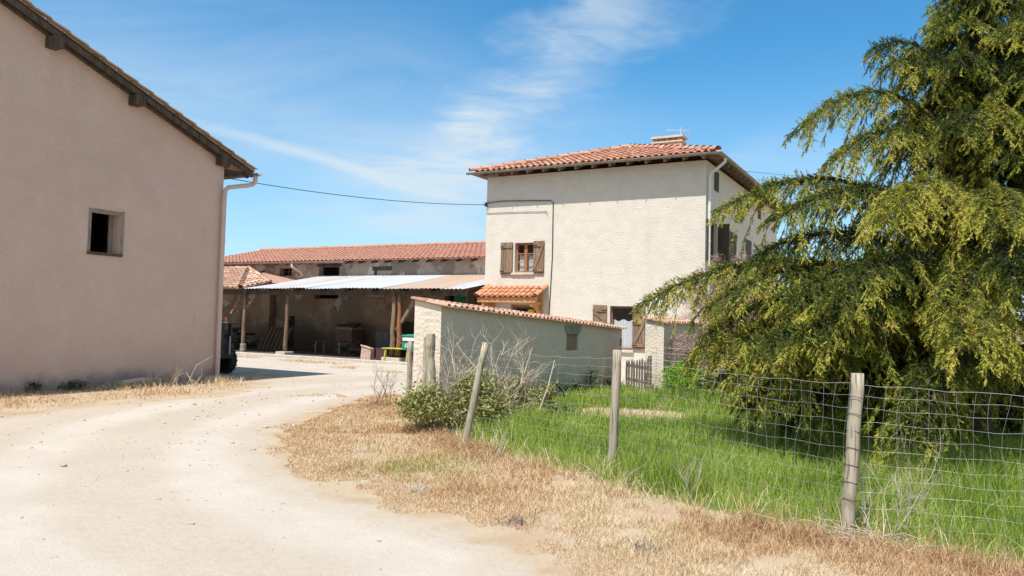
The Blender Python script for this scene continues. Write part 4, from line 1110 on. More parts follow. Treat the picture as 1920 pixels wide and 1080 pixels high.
def dry_pts(poly, dens, xr, yr): return scatter(poly, dens, xr, yr)
p1 = dry_pts(VERGE, lambda D: 5200.0 * np.clip(6.5 / np.maximum(D, 2.5), .3, 1.2), (-4.6, 7), (1.5, 15))
db = np_dist(p1[:, 0], p1[:, 1], TRACKB, False); dl = np_dist(p1[:, 0], p1[:, 1], LAWN[:10], False)
nn = vnoise(p1[:, 0], p1[:, 1], 1.4, 15) * .55 + vnoise(p1[:, 0], p1[:, 1], 5, 16) * .45
k = RNG.random(len(p1)) < np.clip((db + .12) / .6, .04, 1) * np.clip(-.75 + 3.0 * nn, .05, 1.3); p1, db, dl, nn = p1[k], db[k], dl[k], nn[k]
prox = np.exp(-dl / .45)
far = np.clip(np.hypot(p1[:, 0], p1[:, 1]) / 7, .75, 2)
h1 = (.022 + .062 * nn ** 1.5 * np.clip(db / .7, .2, 1) + .17 * prox * nn) * RNG.uniform(.5, 1.6, len(p1))
r1 = np.clip(.10 + .72 * vnoise(p1[:, 0], p1[:, 1], .9, 25) + RNG.normal(0, .17, len(p1)), 0, .96)
gpn = vnoise(p1[:, 0], p1[:, 1], .8, 33)
c0 = gp(770, 880); gd = np.hypot(p1[:, 0] - c0.x, (p1[:, 1] - c0.y) * .8)
r1[(RNG.random(len(p1)) < np.clip(.6 - gd * .65, 0, .5) + .05 * (gpn > .6))] = 1
q2 = dry_pts(LAWN, lambda D: 500.0 + 0 * D, (-2, 12), (3.4, 16)); d2 = np_dist(q2[:, 0], q2[:, 1], LAWN[:10], False)
k = (RNG.random(len(q2)) < np.exp(-d2 / .22) * .9) | np_in(q2[:, 0], q2[:, 1], HAY); q2 = q2[k]; d2 = d2[k]
hay_ = np_in(q2[:, 0], q2[:, 1], HAY)
h2 = np.where(hay_, RNG.uniform(.02, .07, len(q2)), RNG.uniform(.08, .34, len(q2))); r2 = np.where(hay_, RNG.uniform(.6, .95, len(q2)), RNG.uniform(.15, .95, len(q2)))
p3 = dry_pts(STRIP, lambda D: 520.0 + 0 * D, (-14, -4.5), (8, 19.5)); d3 = np_dist(p3[:, 0], p3[:, 1], STRIP[:7], False)
n3 = vnoise(p3[:, 0], p3[:, 1], 1.1, 45); k = RNG.random(len(p3)) < np.clip(d3 / .9, .05, 1) * (.3 + n3); p3, d3, n3 = p3[k], d3[k], n3[k]
c3 = gp(320, 722); near3 = np.exp(-np.hypot(p3[:, 0] - c3.x, p3[:, 1] - c3.y) / .9)
c4 = gp(410, 722); near3 += np.exp(-np.hypot(p3[:, 0] - c4.x, p3[:, 1] - c4.y) / .8) * .6
h3 = (.03 + .07 * n3 + .28 * near3 * n3) * RNG.uniform(.5, 1.5, len(p3)); r3 = np.clip(.32 + .25 * n3 + .35 * near3 + RNG.normal(0, .14, len(p3)), 0, .96)
# sparse strips in the yard
yl = []
for (a, c, wd, n) in (((445, 752), (640, 742), .22, 1500), ((450, 668), (640, 684), .35, 2200), ((640, 688), (760, 700), .25, 1100), ((450, 700), (560, 706), .4, 1500), ((450, 662), (560, 672), .35, 1200)):
    A_, C_ = gp(*a), gp(*c); t = RNG.random(n); o_ = RNG.normal(0, wd, n); dx, dy = C_.x - A_.x, C_.y - A_.y; l = math.hypot(dx, dy)
    yl.append(np.column_stack([A_.x + dx * t - dy / l * o_, A_.y + dy * t + dx / l * o_]))
p4 = np.concatenate(yl); n4 = vnoise(p4[:, 0], p4[:, 1], 1.2, 55); p4 = p4[n4 > .38]; h4 = RNG.uniform(.02, .07, len(p4)); r4 = RNG.uniform(.35, .7, len(p4))
# short flattened straw thinning out over the gravel edge
n = 60000; t = RNG.random(n); TB = np.array(TRACKB); sl_ = np.hypot(*np.diff(TB, axis=0).T); cs_ = np.concatenate([[0], np.cumsum(sl_)]) / sl_.sum()
bx = np.interp(t, cs_, TB[:, 0]) + RNG.normal(0, .32, n); by = np.interp(t, cs_, TB[:, 1]) + RNG.normal(0, .32, n)
p5 = np.column_stack([bx, by]); n5 = vnoise(bx, by, 1.6, 75) * .6 + vnoise(bx, by, 6, 76) * .4
db5 = np_dist(bx, by, TRACKB, False) * np.where(np_in(bx, by, VERGE), 1, -1)
k = (n5 + np.clip(db5, -.6, .5) * .75 > .50) & ~np_in(bx, by, LAWN); p5 = p5[k]; n5 = n5[k]
h5 = RNG.uniform(.012, .04, len(p5)); r5 = np.clip(.42 + .5 * (n5 - .5) + RNG.normal(0, .16, len(p5)), 0, .95)
XY = np.concatenate([p1, q2, p3, p4, p5]); hh = np.concatenate([h1, h2, h3, h4, h5]); rr_ = np.concatenate([r1, r2, r3, r4, r5])
ww = .0042 * np.clip(np.hypot(XY[:, 0], XY[:, 1]) / 6, .8, 3.6)
dry = blades('dry_grass', XY, hh, ww, RNG.uniform(.35, 1.25, len(XY)), M['straw'], rr_)
tag(dry, 'dry straw-coloured grass on the verges', 'dry grass')
print('dry', len(XY))

# loose stones on the track
n = 3600; D = 3.0 + 22 * RNG.random(n) ** 2.0; an = RNG.uniform(-.72, .60, n)
X, Y = D * np.sin(an), D * np.cos(an); k = ~ex(X, Y) | (np_in(X, Y, VERGE) & (RNG.random(n) < .5)); X, Y = X[k], Y[k]; n = len(X)
sz = RNG.uniform(.004, .013, n) * np.clip(np.hypot(X, Y) / 6, .8, 2.2) * np.where(RNG.random(n) < .03, 2, 1)
oc = np.array([[1, 0, 0], [0, 1, 0], [-1, 0, 0], [0, -1, 0], [0, 0, .7], [0, 0, -.7]])
V = (np.column_stack([X, Y, sz * .3])[:, None, :] + oc[None] * sz[:, None, None] * RNG.uniform(.6, 1.3, (n, 6, 1))).reshape(-1, 3)
F = (np.arange(n)[:, None, None] * 6 + np.array([[0, 1, 4], [1, 2, 4], [2, 3, 4], [3, 0, 4], [1, 0, 5], [2, 1, 5], [3, 2, 5], [0, 3, 5]])[None]).reshape(-1, 3)
tag(np_mesh('loose_stones', V, F, mat('loose_stone', (.47, .41, .34), (.40, .34, .28), 30, rnd=.4), rnd=np.repeat(RNG.random(n), 8)), 'small loose stones scattered on the gravel track', 'gravel', kind='stuff')

# ================================================================== vegetation helpers
def leaves_np(C, size, rng, aspect=.55, up=0.0):
    """one folded leaf (2 triangles) at each point with a random facing"""
    n = len(C); d = rng.normal(0, 1, (n, 3)); d[:, 2] = d[:, 2] * .8 + up; d /= np.linalg.norm(d, axis=1)[:, None]
    s = np.cross(d, rng.normal(0, 1, (n, 3))); s /= np.linalg.norm(s, axis=1)[:, None] + 1e-9
    L_ = size[:, None]
    V = np.stack([C - d * L_ * .5, C + s * L_ * aspect * .5, C + d * L_ * .5, C - s * L_ * aspect * .5], 1).reshape(-1, 3)
    F = (np.arange(n)[:, None, None] * 4 + np.array([[0, 1, 2], [0, 2, 3]])[None]).reshape(-1, 3)
    return V, F
def blob_points(n, rng, c, r, clumps=18, tight=.32, hollow=.55):
    """points gathered in clumps near the surface of an ellipsoid"""
    d = rng.normal(0, 1, (clumps, 3)); d /= np.linalg.norm(d, axis=1)[:, None]; d[:, 2] = np.abs(d[:, 2]) * 1.2 - .35
    cc = d * rng.uniform(hollow, 1.0, (clumps, 1)); k = rng.integers(0, clumps, n)
    p = cc[k] + rng.normal(0, tight, (n, 3)) * rng.uniform(.5, 1.1, (n, 1))
    return np.array(c) + p * np.array(r), k
M['privet'] = mat('yellow_green_leaves', (.16, .19, .05), (.22, .25, .07), 4, rough=.55, trans=.25, rnd=.9, rcol=[(0, (.10, .115, .03)), (.4, (.24, .245, .07)), (.75, (.40, .38, .13)), (1, (.52, .46, .24))])
M['boxleaf'] = mat('bright_bush_leaves', (.13, .25, .02), (.2, .33, .03), 4, rough=.5, trans=.3, rnd=.9, rcol=[(0, (.12, .24, .016)), (.5, (.25, .42, .03)), (1, (.38, .52, .06))])
M['weed'] = mat('dark_weed_leaves', (.04, .085, .03), (.06, .11, .04), 4, rough=.6, trans=.2, rnd=.8, rcol=[(0, (.025, .055, .02)), (1, (.09, .14, .045))])
M['pink'] = mat('dusty_pink_plumes', (.42, .24, .21), (.5, .3, .26), 4, rough=.9, trans=.25, rnd=.8, rcol=[(0, (.34, .19, .15)), (.5, (.52, .30, .25)), (1, (.62, .43, .36))])
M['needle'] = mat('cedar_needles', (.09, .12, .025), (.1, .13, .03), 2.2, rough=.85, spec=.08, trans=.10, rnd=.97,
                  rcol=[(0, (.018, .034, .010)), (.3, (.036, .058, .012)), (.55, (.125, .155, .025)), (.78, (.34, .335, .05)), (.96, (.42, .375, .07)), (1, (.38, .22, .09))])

def shrub(name, label, base, r, n, size, m, seed, clumps=16, stems=7, cat='shrub', group=None, zc=None, stem_m='deadwood_dark', tight=.30, aspect=.55):
    rng = np.random.default_rng(seed); rnd_ = random.Random(seed)
    t = thing(name, label, cat, (base[0], base[1], 0), 0, group)
    zc = r[2] * .75 if zc is None else zc
    p, k = blob_points(n, rng, (0, 0, zc), r, clumps, tight)
    p = p[p[:, 2] > .02]; 
    V, F = leaves_np(p, size * rng.uniform(.6, 1.35, len(p)), rng, aspect, .3)
    kr = rng.random(clumps)
    rv_ = np.clip(.25 + .5 * kr[k[:len(p)]] * .6 + rng.normal(.1, .2, len(p)), 0, 1)
    np_mesh('foliage', V, F, m, t, rnd=np.repeat(rv_, 2))
    mb = MB()
    for i in range(stems):
        a = rnd_.uniform(0, 6.28); e = Vector((math.cos(a) * r[0] * .75, math.sin(a) * r[1] * .75, zc + rnd_.uniform(0, .6) * r[2]))
        mb.tube([(rnd_.uniform(-.04, .04), rnd_.uniform(-.04, .04), 0), e * .5 + Vector((0, 0, .1)), e], [.014, .01, .005], 5)
    mb.build('stems', M[stem_m], t)
    return t

# shrubs against the near end of the garden wall
def lump(name, label, px, py, w, hgt, n, size, m, seed, depth=None, **kw):
    g0 = gp(px, py); return shrub(name, label, (g0.x, g0.y), (w / 2, w / 2, hgt / 2), n, size, m, seed, zc=hgt * .52, **kw)
lump('privet_shrub', 'yellow-green leafy shrub round the stakes at the lit wall end', 806, 812, .72, .68, 3000, .052, M['privet'], 3, clumps=22)
lump('privet_shrub', 'broad olive-green shrub with dead twigs behind the leaning fence post', 888, 806, .92, .76, 3600, .054, M['privet'], 4, clumps=24)
lump('privet_shrub', 'narrow yellow-green sprout at the foot of the shaded garden wall', 967, 778, .42, .72, 1000, .046, M['privet'], 5, clumps=9, stems=4)
lump('privet_shrub', 'low yellow-green sprout near the middle of the shaded wall', 1018, 768, .6, .48, 900, .046, M['privet'], 6, clumps=9, stems=4)
for i, (px, py, w, hh_) in enumerate(((1044, 757, .26, .44), (1066, 752, .2, .36), (1085, 748, .22, .36), (1110, 742, .40, .52), (1145, 736, .25, .34))):
    lump('weed', ['dark narrow weed against the garden wall, leftmost of the row', 'thin dark weed, second from the left along the wall', 'small dark weed in the middle of the row along the wall', 'tallest bushy dark weed below the blocked niche', 'short dark weed at the far end of the garden wall'][i], px, py, w, hh_, 260, .05, M['weed'], 40 + i, clumps=7, stems=3, cat='weed', group='dark weeds along the garden wall')
lump('round_bush', 'small rounded bright green bush beside the cream wall stub', 1281, 748, .92, .78, 8000, .042, M['boxleaf'], 8, clumps=70, tight=.17)
lump('weed', 'dark leafy weed alone in the lawn beside the cut patch', 1050, 795, .5, .26, 420, .06, M['weed'], 60, clumps=9, stems=4, cat='weed')

# bare twiggy shrubs
def twig_tree(mb, p, d, l, r, depth, rnd_, spread=.5, up=.12):
    n = 3; pts = [Vector(p)]; dd = Vector(d).normalized()
    for i in range(n):
        dd = (dd + Vector((rnd_.gauss(0, .13), rnd_.gauss(0, .13), rnd_.gauss(0, .1) + up * .4))).normalized(); pts.append(pts[-1] + dd * l / n)
    mb.tube(pts, [r, r * .85, r * .7, r * .5], 5 if r > .006 else 4, cap=False)
    if depth <= 0: return
    for i in range(rnd_.randint(2, 4)):
        q = pts[rnd_.randint(1, 3)]; a = dd + Vector((rnd_.gauss(0, spread), rnd_.gauss(0, spread), rnd_.gauss(.05, spread * .6)))
        twig_tree(mb, q, a, l * rnd_.uniform(.45, .75), r * .6, depth - 1, rnd_, spread, up)
def bare(label, px, py, seeds, hgt, m='deadwood', r=.011, spread=.5, lean=(0, 0), name='bare_shrub'):
    g0 = gp(px, py); t = thing(name, label, 'bare shrub', (g0.x, g0.y, 0), 0); mb = MB(); rnd_ = random.Random(px)
    for i in range(seeds):
        twig_tree(mb, (rnd_.gauss(0, .10), rnd_.gauss(0, .08), 0), (rnd_.gauss(lean[0], .32), rnd_.gauss(lean[1], .2), 1), hgt * rnd_.uniform(.5, .8), r * rnd_.uniform(.7, 1.2), 3, rnd_, spread)
    mb.build('branches', M[m], t); return t
bare('tangle of pale leafless branches left of the leaning post', 850, 806, 8, 1.15, spread=.6)
bare('pale leafless branches spreading right of the leaning post', 915, 802, 8, 1.2, spread=.55, lean=(.2, 0))
bare('sparse dead stems rising before the middle of the garden wall', 960, 796, 4, 1.15, r=.009, spread=.3, lean=(.12, 0))
bare('dry brambles wrapped round the grey stakes beside the mailbox', 800, 806, 6, .62, spread=.6)
bare('thin reddish bare shoots standing by the track edge', 716, 764, 7, .62, m='deadwood_dark', r=.006, spread=.35)
for i, (px, py, tx, ty, lb) in enumerate(((948, 790, 998, 652, 'long dead stalk leaning right across the shaded garden wall'), (1008, 778, 1040, 675, 'short thick dead stalk leaning against the shaded garden wall'))):
    a = gp(px, py); d_ = ray(tx, ty); e = CAMLOC + d_ * ((a.y + .2) / d_.y)
    mb = MB(); mb.tube([a, a.lerp(e, .5) + Vector((.03, 0, 0)), e], [.014, .012, .008] if i == 0 else [.012, .013, .007], 6)
    for j in range(5):
        q = a.lerp(e, .3 + .13 * j); mb.tube([q, q + Vector((random.uniform(-.1, .15), 0, random.uniform(.02, .14)))], .004, 4)
    tag(mb.build('dead_stalk', M['deadwood'], None), lb, 'dead stalk')
# dead stems beside the near fence post and along the fence
M['thistle'] = mat('dry_grey_stems', (.36, .31, .25), (.46, .40, .33), 8, rough=.95)
for i, (px, py, hh_, lb) in enumerate(((1622, 1000, .55, 'dry seeding stalk just right of the nearest fence post'), (1672, 1015, .62, 'tall dry forked stalk further right of the nearest fence post'), (935, 866, .40, 'dead stub of stalks between the leaning post and the next'), (1700, 985, .75, 'pale dry stalk standing in the grass behind the fence'), (1290, 940, .42, 'bent dry stalk by the middle fence span'))):
    g0 = gp(px, py); t = thing('dead_weed', lb, 'dead weed', (g0.x, g0.y, 0)); mb = MB(); rnd_ = random.Random(i + 70)
    for j in range(3): twig_tree(mb, (rnd_.gauss(0, .004), rnd_.gauss(0, .004), 0), (rnd_.gauss(.05, .18), rnd_.gauss(0, .18), 1), hh_ * rnd_.uniform(.5, .8), .0045, 2, rnd_, .35)
    mb.build('stems', M['thistle'], t)
# tangles of dead bramble at the foot of the fence posts
for i, (px, py, w, n, lb) in enumerate(((1600, 1012, .55, 46, 'tangled grey dead bramble at the foot of the nearest fence post'), (1180, 905, .45, 30, 'dead bramble stems at the foot of the middle fence post'), (975, 983, .16, 26, 'dark clump of dead grass at the track edge'), (1215, 1035, .16, 22, 'dark clump of dead roots in the dry verge'), (790, 925, .18, 18, 'small grey clump of dead stems in the dry verge'))):
    g0 = gp(px, py); t = thing('dead_tangle', lb, 'dead brush', (g0.x, g0.y, 0)); mb = MB(); rnd_ = random.Random(i + 90)
    for j in range(n):
        a = Vector((rnd_.gauss(0, w * .4), rnd_.gauss(0, w * .35), .005)); d_ = Vector((rnd_.gauss(0, 1), rnd_.gauss(0, 1), abs(rnd_.gauss(.25, .3)))).normalized() * w * rnd_.uniform(.3, .8)
        mb.tube([a, a + d_ * .5 + Vector((0, 0, .035)), a + d_ + Vector((0, 0, -.01))], [.004, .0035, .002], 4, cap=False)
    mb.build('stems', M['deadwood_dark' if 'dark' in lb else 'thistle'], t)
# dry weed and log at the foot of the barn gable
g0 = gp(318, 724); t = thing('dead_weed', 'pale dry weed tuft growing beside the log at the barn wall', 'dead weed', (g0.x, g0.y, 0)); mb = MB(); rnd_ = random.Random(5)
for j in range(26): twig_tree(mb, (rnd_.gauss(0, .22), rnd_.gauss(0, .1), 0), (rnd_.gauss(0, .5), rnd_.gauss(0, .3), 1), rnd_.uniform(.16, .42), .007, 1, rnd_, .4)
mb.build('stems', M['deadwood'], t)
a, e = gp(226, 727), gp(300, 722); mb = MB(); mb.tube([a + Vector((0, 0, .09)), a.lerp(e, .5) + Vector((0, 0, .13)), e + Vector((0, 0, .10))], [.055, .065, .05], 9, jit=.12)
tag(mb.build('log', M['deadwood']), 'pale fallen log lying in the grass along the barn gable', 'log')
g0 = gp(350, 723); mb = MB(); rnd_ = random.Random(8); t = thing('dead_weed', 'single tall dry stem leaning towards the barn downpipe', 'dead weed', (g0.x, g0.y, 0))
mb.tube([(0, 0, 0), (.2, 0, .45), (.55, 0, .66)], [.009, .007, .004], 5); mb.build('stems', M['deadwood'], t)
for i, px in enumerate((60, 118, 140)):
    g0 = B.world(.12, B.pu(px, 715)[0], 0); shrub('weed', ['dark low weed at the foot of the barn gable, far left', 'dark bushy weed below the barn window, left plant of the pair', 'dark bushy weed below the barn window, right plant of the pair'][i], (g0.x, g0.y), (.17, .10, .12), 200, .04, M['weed'], 80 + i, 8, 3, 'weed', 'dark weeds along the barn gable')

# pink feathery shrub by the house corner
def plume_shrub(label, px, py, hgt, spread, n, seed):
    g0 = gp(px, py); t = thing('pink_shrub', label, 'shrub', (g0.x, g0.y, 0)); rng = np.random.default_rng(seed); rnd_ = random.Random(seed)
    mb = MB(); PV = []
    for i in range(n):
        a = rnd_.uniform(0, 6.28); rr2 = spread * math.sqrt(rnd_.random()); top_ = Vector((math.cos(a) * rr2, math.sin(a) * rr2, hgt * rnd_.uniform(.5, 1.0) * (1 - .25 * rr2 / spread)))
        m_ = Vector((top_.x * .35, top_.y * .35, top_.z * .62)); en = top_ + Vector((math.cos(a) * .25, math.sin(a) * .25, -.05))
        P_ = [Vector((0, 0, 0)), m_, top_, en]; mb.tube(P_, [.016, .01, .005, .002], 4, cap=False)
        for s_ in range(26):
            u = rnd_.random(); q = m_.lerp(top_, u) if rnd_.random() < .55 else top_.lerp(en, u)
            PV.append(tuple(q + Vector((rnd_.gauss(0, .05), rnd_.gauss(0, .05), rnd_.gauss(0, .05)))))
    mb.build('stems', M['deadwood_dark'], t)
    C = np.repeat(np.array(PV), 5, 0) + rng.normal(0, .035, (len(PV) * 5, 3)); V, F = leaves_np(C, .09 * rng.uniform(.5, 1.2, len(C)), rng, .14, .6)
    np_mesh('plumes', V, F, M['pink'], t, rnd=np.repeat(rng.random(len(C)), 2)); return t
plume_shrub('tall dusty pink feathery shrub at the corner of the house', 1366, 722, 3.7, 1.35, 200, 3)
plume_shrub('lower pink feathery shrub beside the wall stub and round bush', 1322, 742, 1.7, .62, 60, 4)

# ================================================================== the cedar
def ptd(px, py, depth):
    d = ray(px, py); return CAMLOC + d * (depth / d.y)
def cedar(name, label, base, height, rk, apex, seed, fixed=(), nl=74, dens=1.0, zmin=.5):
    rng = np.random.default_rng(seed); rnd_ = random.Random(seed)
    T = Vector((base[0], base[1], 0)); t = thing(name, label, 'tree', T)
    mb = MB(); mb.tube([(0, 0, -.05), (.02, 0, .4), (0, .03, 2), (.03, 0, 4), (0, 0, 6), (0, 0, height)], [.24, .19, .16, .115, .07, .015], 11, jit=.06)
    mb.build('trunk', M['bark'], t, smooth=True)
    limbs = []
    for f in fixed: limbs.append((Vector((0, 0, f[0])), Vector(f[1]) - T, f[2], 1.55))
    wz = [1.05, 1.7, 2.35, 2.95, 3.5, 4.0, 4.45, 4.85, 5.2, 5.55, 5.9, 6.25, 6.6, 6.95, 7.3, 7.7, 8.1]
    for wi, z0 in enumerate(wz):
        per = 8 if z0 < 3.6 else 9
        for q in range(per):
            z = z0 + rnd_.gauss(0, .07); a = (q + .37 * wi + rnd_.uniform(-.3, .3)) * 2 * math.pi / per
            R = rk * (apex - z) * rnd_.uniform(.7, 1.08)
            if math.cos(a) < -.2: R *= .36 if 2.4 < z < 5.5 else .6
            if z < 2.0 and math.sin(a) < -.2: continue
            R = max(.35, min(R, 4.5))
            tip = Vector((math.cos(a) * R, math.sin(a) * R, max(.3, z - R * rnd_.uniform(-.02, .22))))
            limbs.append((Vector((0, 0, z)), tip, R * rnd_.uniform(.12, .24), 1.0))
    for q in range(18):
        z = rnd_.uniform(.4, 1.1); a = -.25 + (math.pi + .5) * (q + rnd_.random()) / 18; R = rnd_.uniform(2.0, 3.9)
        limbs.append((Vector((0, 0, z)), Vector((math.cos(a) * R, math.sin(a) * R, rnd_.uniform(.2, .7))), .3, 1.0))
    wood = MB(); BASE, DIR, LEN, TONE = [], [], [], []
    for (b0, tip, hump, dn) in limbs:
        L_ = (tip - b0).length
        def pt(s): return b0.lerp(tip, s) + Vector((0, 0, hump * math.sin(math.pi * min(1, s) ** 1.25) * 1.0 - .10 * L_ * max(0, s - .75) ** 2 * 4 * .6))
        pts_ = [pt(s) for s in (0, .2, .4, .6, .8, .95, 1)]
        r0 = .018 + .011 * L_
        wood.tube(pts_, [r0, r0 * .8, r0 * .62, r0 * .45, r0 * .28, r0 * .12, .003], 5, cap=False)
        fw = Vector((tip.x - b0.x, tip.y - b0.y, 0)).normalized(); sd = Vector((-fw.y, fw.x, 0))
        ns_ = max(5, int(L_ / .075 * dn * dens)); tone_l = rnd_.gauss(0, .13)
        for j in range(ns_):
            s = .06 + .94 * (j + rnd_.random()) / ns_; p = pt(s); side = 1 if j % 2 else -1
            ln = (.16 + (.46 * (1 - s) ** .7 + .20) * min(1, L_ / 2.6)) * rnd_.uniform(.55, 1.2)
            if s > .93: ln *= .7
            d = (sd * side * rnd_.uniform(.55, .9) + fw * rnd_.uniform(.5, .8) + Vector((0, 0, rnd_.uniform(.0, .16)))).normalized()
            if dn > 1.3 and j % 3 == 0: ln = max(ln, .42 * (1 - s * .55)) * rnd_.uniform(.9, 1.5)
            drop = rnd_.uniform(.35, .95) * (1.35 if dn > 1.3 else 1)
            m_ = 3; q0 = p; sec = []
            for k in range(m_ + 1):
                u = k / m_; sec.append(p + d * ln * (u - .18 * u * u) + Vector((0, 0, -drop * ln * u * u)))
            wood.tube(sec, [.006, .005, .004, .002], 3, cap=False)
            nsp = max(4, int(ln / .024 * dens)); U = rng.random(nsp) ** .8
            S = np.array([[v.x, v.y, v.z] for v in sec]); fi = np.clip((U * m_).astype(int), 0, m_ - 1); fr = U * m_ - fi
            PB = S[fi] * (1 - fr[:, None]) + S[fi + 1] * fr[:, None]; tg = S[fi + 1] - S[fi]; tg /= np.linalg.norm(tg, axis=1)[:, None] + 1e-9
            cs = np.cross(tg, [0, 0, 1.0]); cs /= np.linalg.norm(cs, axis=1)[:, None] + 1e-9; alt = np.where(np.arange(nsp) % 2, 1.0, -1.0)[:, None]
            dv = tg * .75 + cs * alt * .5 + rng.normal(0, .15, (nsp, 3)) + np.array([0, 0, -.36]); dv /= np.linalg.norm(dv, axis=1)[:, None]
            BASE.append(PB); DIR.append(dv); LEN.append(rng.uniform(.08, .24, nsp) * (1 - .25 * U)); TONE.append(.10 + tone_l + .80 * U * rnd_.uniform(.5, 1.25) + .10 * s + rng.normal(0, .09, nsp))  # inner needles toned darker for crown shade; tips paler as new growth
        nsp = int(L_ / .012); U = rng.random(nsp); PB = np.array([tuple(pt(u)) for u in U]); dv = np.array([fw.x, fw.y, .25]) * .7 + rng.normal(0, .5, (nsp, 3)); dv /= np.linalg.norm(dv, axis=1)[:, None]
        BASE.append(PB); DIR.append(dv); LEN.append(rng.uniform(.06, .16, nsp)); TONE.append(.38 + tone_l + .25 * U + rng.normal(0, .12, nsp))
    wood.build('limbs', M['twig'], t)
    Bp, Dp, Lp, Tp = np.concatenate(BASE), np.concatenate(DIR), np.concatenate(LEN), np.concatenate(TONE)
    nd = 14; n = len(Bp); rep = lambda a: np.repeat(a, nd, 0)
    tt = np.tile((np.arange(nd) + .5) / nd, n); B2_, D2, L2 = rep(Bp), rep(Dp), rep(Lp)
    c = B2_ + D2 * (L2 * tt)[:, None]
    pr_ = rng.normal(0, 1, (len(c), 3)); pr_ -= D2 * (pr_ * D2).sum(1)[:, None]; pr_ /= np.linalg.norm(pr_, axis=1)[:, None] + 1e-9
    nd_ = D2 * .85 + pr_ * .62; nd_ /= np.linalg.norm(nd_, axis=1)[:, None]
    wd = np.cross(nd_, rng.normal(0, 1, (len(c), 3))); wd /= np.linalg.norm(wd, axis=1)[:, None] + 1e-9
    nl_ = rng.uniform(.028, .05, len(c))[:, None]
    V = np.stack([c - wd * .0062, c + wd * .0062, c + nd_ * nl_], 1).reshape(-1, 3)
    F = np.arange(len(c) * 3).reshape(-1, 3)
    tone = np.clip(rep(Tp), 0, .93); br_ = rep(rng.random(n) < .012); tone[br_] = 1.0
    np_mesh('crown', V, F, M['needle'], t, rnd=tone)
    print('cedar', name, 'limbs', len(limbs), 'sprigs', n, 'tris', len(c)); return t
TC = gp(1822, 808)
TD = 11.0; TX = (1835 - 960) / FPX * TD
fx = [(5.15, ptd(1634, 88, 10.8), .30, 1.1), (4.95, ptd(1668, 118, 10.4), .25, 1.1), (4.35, ptd(1503, 236, 10.6), .62, 1.3), (4.1, ptd(1560, 300, 10.2), .45, 1.1), (3.05, ptd(1352, 384, 10.4), .55, 1.3),
      (2.9, ptd(1460, 400, 9.4), .5, 1.1), (2.3, ptd(1420, 470, 9.6), .45, 1.1), (1.95, ptd(1212, 556, 10.6), .6, 1.3), (1.5, ptd(1292, 665, 10.4), .45, 1.2),
      (1.3, ptd(1350, 700, 10.0), .4, 1.2), (1.2, ptd(1400, 755, 9.2), .4, 1.2), (1.6, ptd(1430, 640, 8.4), .45, 1.2), (2.2, ptd(1560, 560, 8.0), .5, 1.1), (1.5, ptd(1820, 640, 7.4), .5, 1.2), (1.15, ptd(1705, 822, 7.6), .55, 1.3), 
      (3.4, ptd(1660, 400, 8.4), .4, 1.2), (3.3, ptd(1880, 420, 8.2), .4, 1.2), (2.6, ptd(1790, 600, 7.8), .4, 1.2), (4.4, ptd(1790, 250, 9.4), .35, 1.2), (4.5, ptd(1870, 235, 9.3), .3, 1.2), (5.3, ptd(1790, 120, 9.8), .25, 1.2),
      (1.9, ptd(1500, 620, 8.0), .4, 1.2), (2.4, ptd(1925, 520, 7.6), .4, 1.2), (2.0, ptd(1335, 560, 9.2), .5, 1.2), (1.8, ptd(1322, 620, 9.6), .5, 1.2), (1.5, ptd(1385, 690, 8.9), .5, 1.2), (1.3, ptd(1455, 735, 8.7), .45, 1.2), (1.7, ptd(1345, 650, 9.1), .45, 1.2), (2.1, ptd(1480, 560, 8.7), .5, 1.2), (1.9, ptd(1420, 610, 9.3), .5, 1.2), (1.2, ptd(1500, 780, 8.9), .4, 1.2), (3.9, ptd(1925, 300, 9.0), .4, 1.2)]
cedar('cedar_tree', 'large cedar with drooping dark green branches behind the wire fence', (TX, TD), 8.6, .86, 7.7, 21, fx)

# ================================================================== fence
PX = [((765, 786), (769, 640), .040), ((871, 832), (911, 642), .046), ((1147, 884), (1158, 656), .050), ((1588, 1003), (1609, 700), .052)]
fence = thing('wire_fence', 'sagging square-mesh wire fence on weathered round wooden posts round the lawn', 'fence', (0, 0, 0))
tops, bases = [], []
plabel = ['thin grey fence post in front of the green mailbox', 'leaning grey fence post in front of the bare shrubs', 'upright grey fence post in front of the garden wall end', 'nearest thick grey fence post in front of the cedar']
for i, (bp_, tp_, r) in enumerate(PX):
    a = gp(*bp_); d_ = ray(*tp_); e = CAMLOC + d_ * ((a.y + (.0 if i != 1 else .05)) / d_.y)
    bases.append(a); tops.append(e)
    mb = MB(); n = 9
    mb.tube([a + Vector((0, 0, -.05))] + [a.lerp(e, k / n) + Vector((random.gauss(0, .003), random.gauss(0, .003), 0)) for k in range(n + 1)], [r * 1.02] + [r * (1.03 - .10 * k / n) for k in range(n + 1)], 14, jit=.025)
    o = mb.build('post', M['wood_grey'], fence, smooth=True); o['label'] = plabel[i]
    if i == 3:
        for k in range(7):
            c = a.lerp(e, .22 + .105 * k); dd_ = (e - a).normalized(); q = []
            for s_ in range(13):
                an = math.pi * (-.1 + 1.2 * s_ / 12) + math.pi; q.append(c + Vector((math.cos(an) * (r + .004), math.sin(an) * (r + .004), .010 * math.sin(s_ * .5))))
            w_ = MB(); w_.tube(q, .0022, 4); w_.build('wire_loop', M['cable'], o)
bases.append(Vector((5.05, 5.15, 0))); tops.append(Vector((5.05, 5.15, 1.27)))
mb = MB(); mb.tube([bases[-1], tops[-1]], .05, 12); mb.build('post', M['wood_grey'], fence)
wm = MB(); HW = [.10, .22, .34, .45, .56, .67, .78, .89, 1.0, 1.10, 1.19]
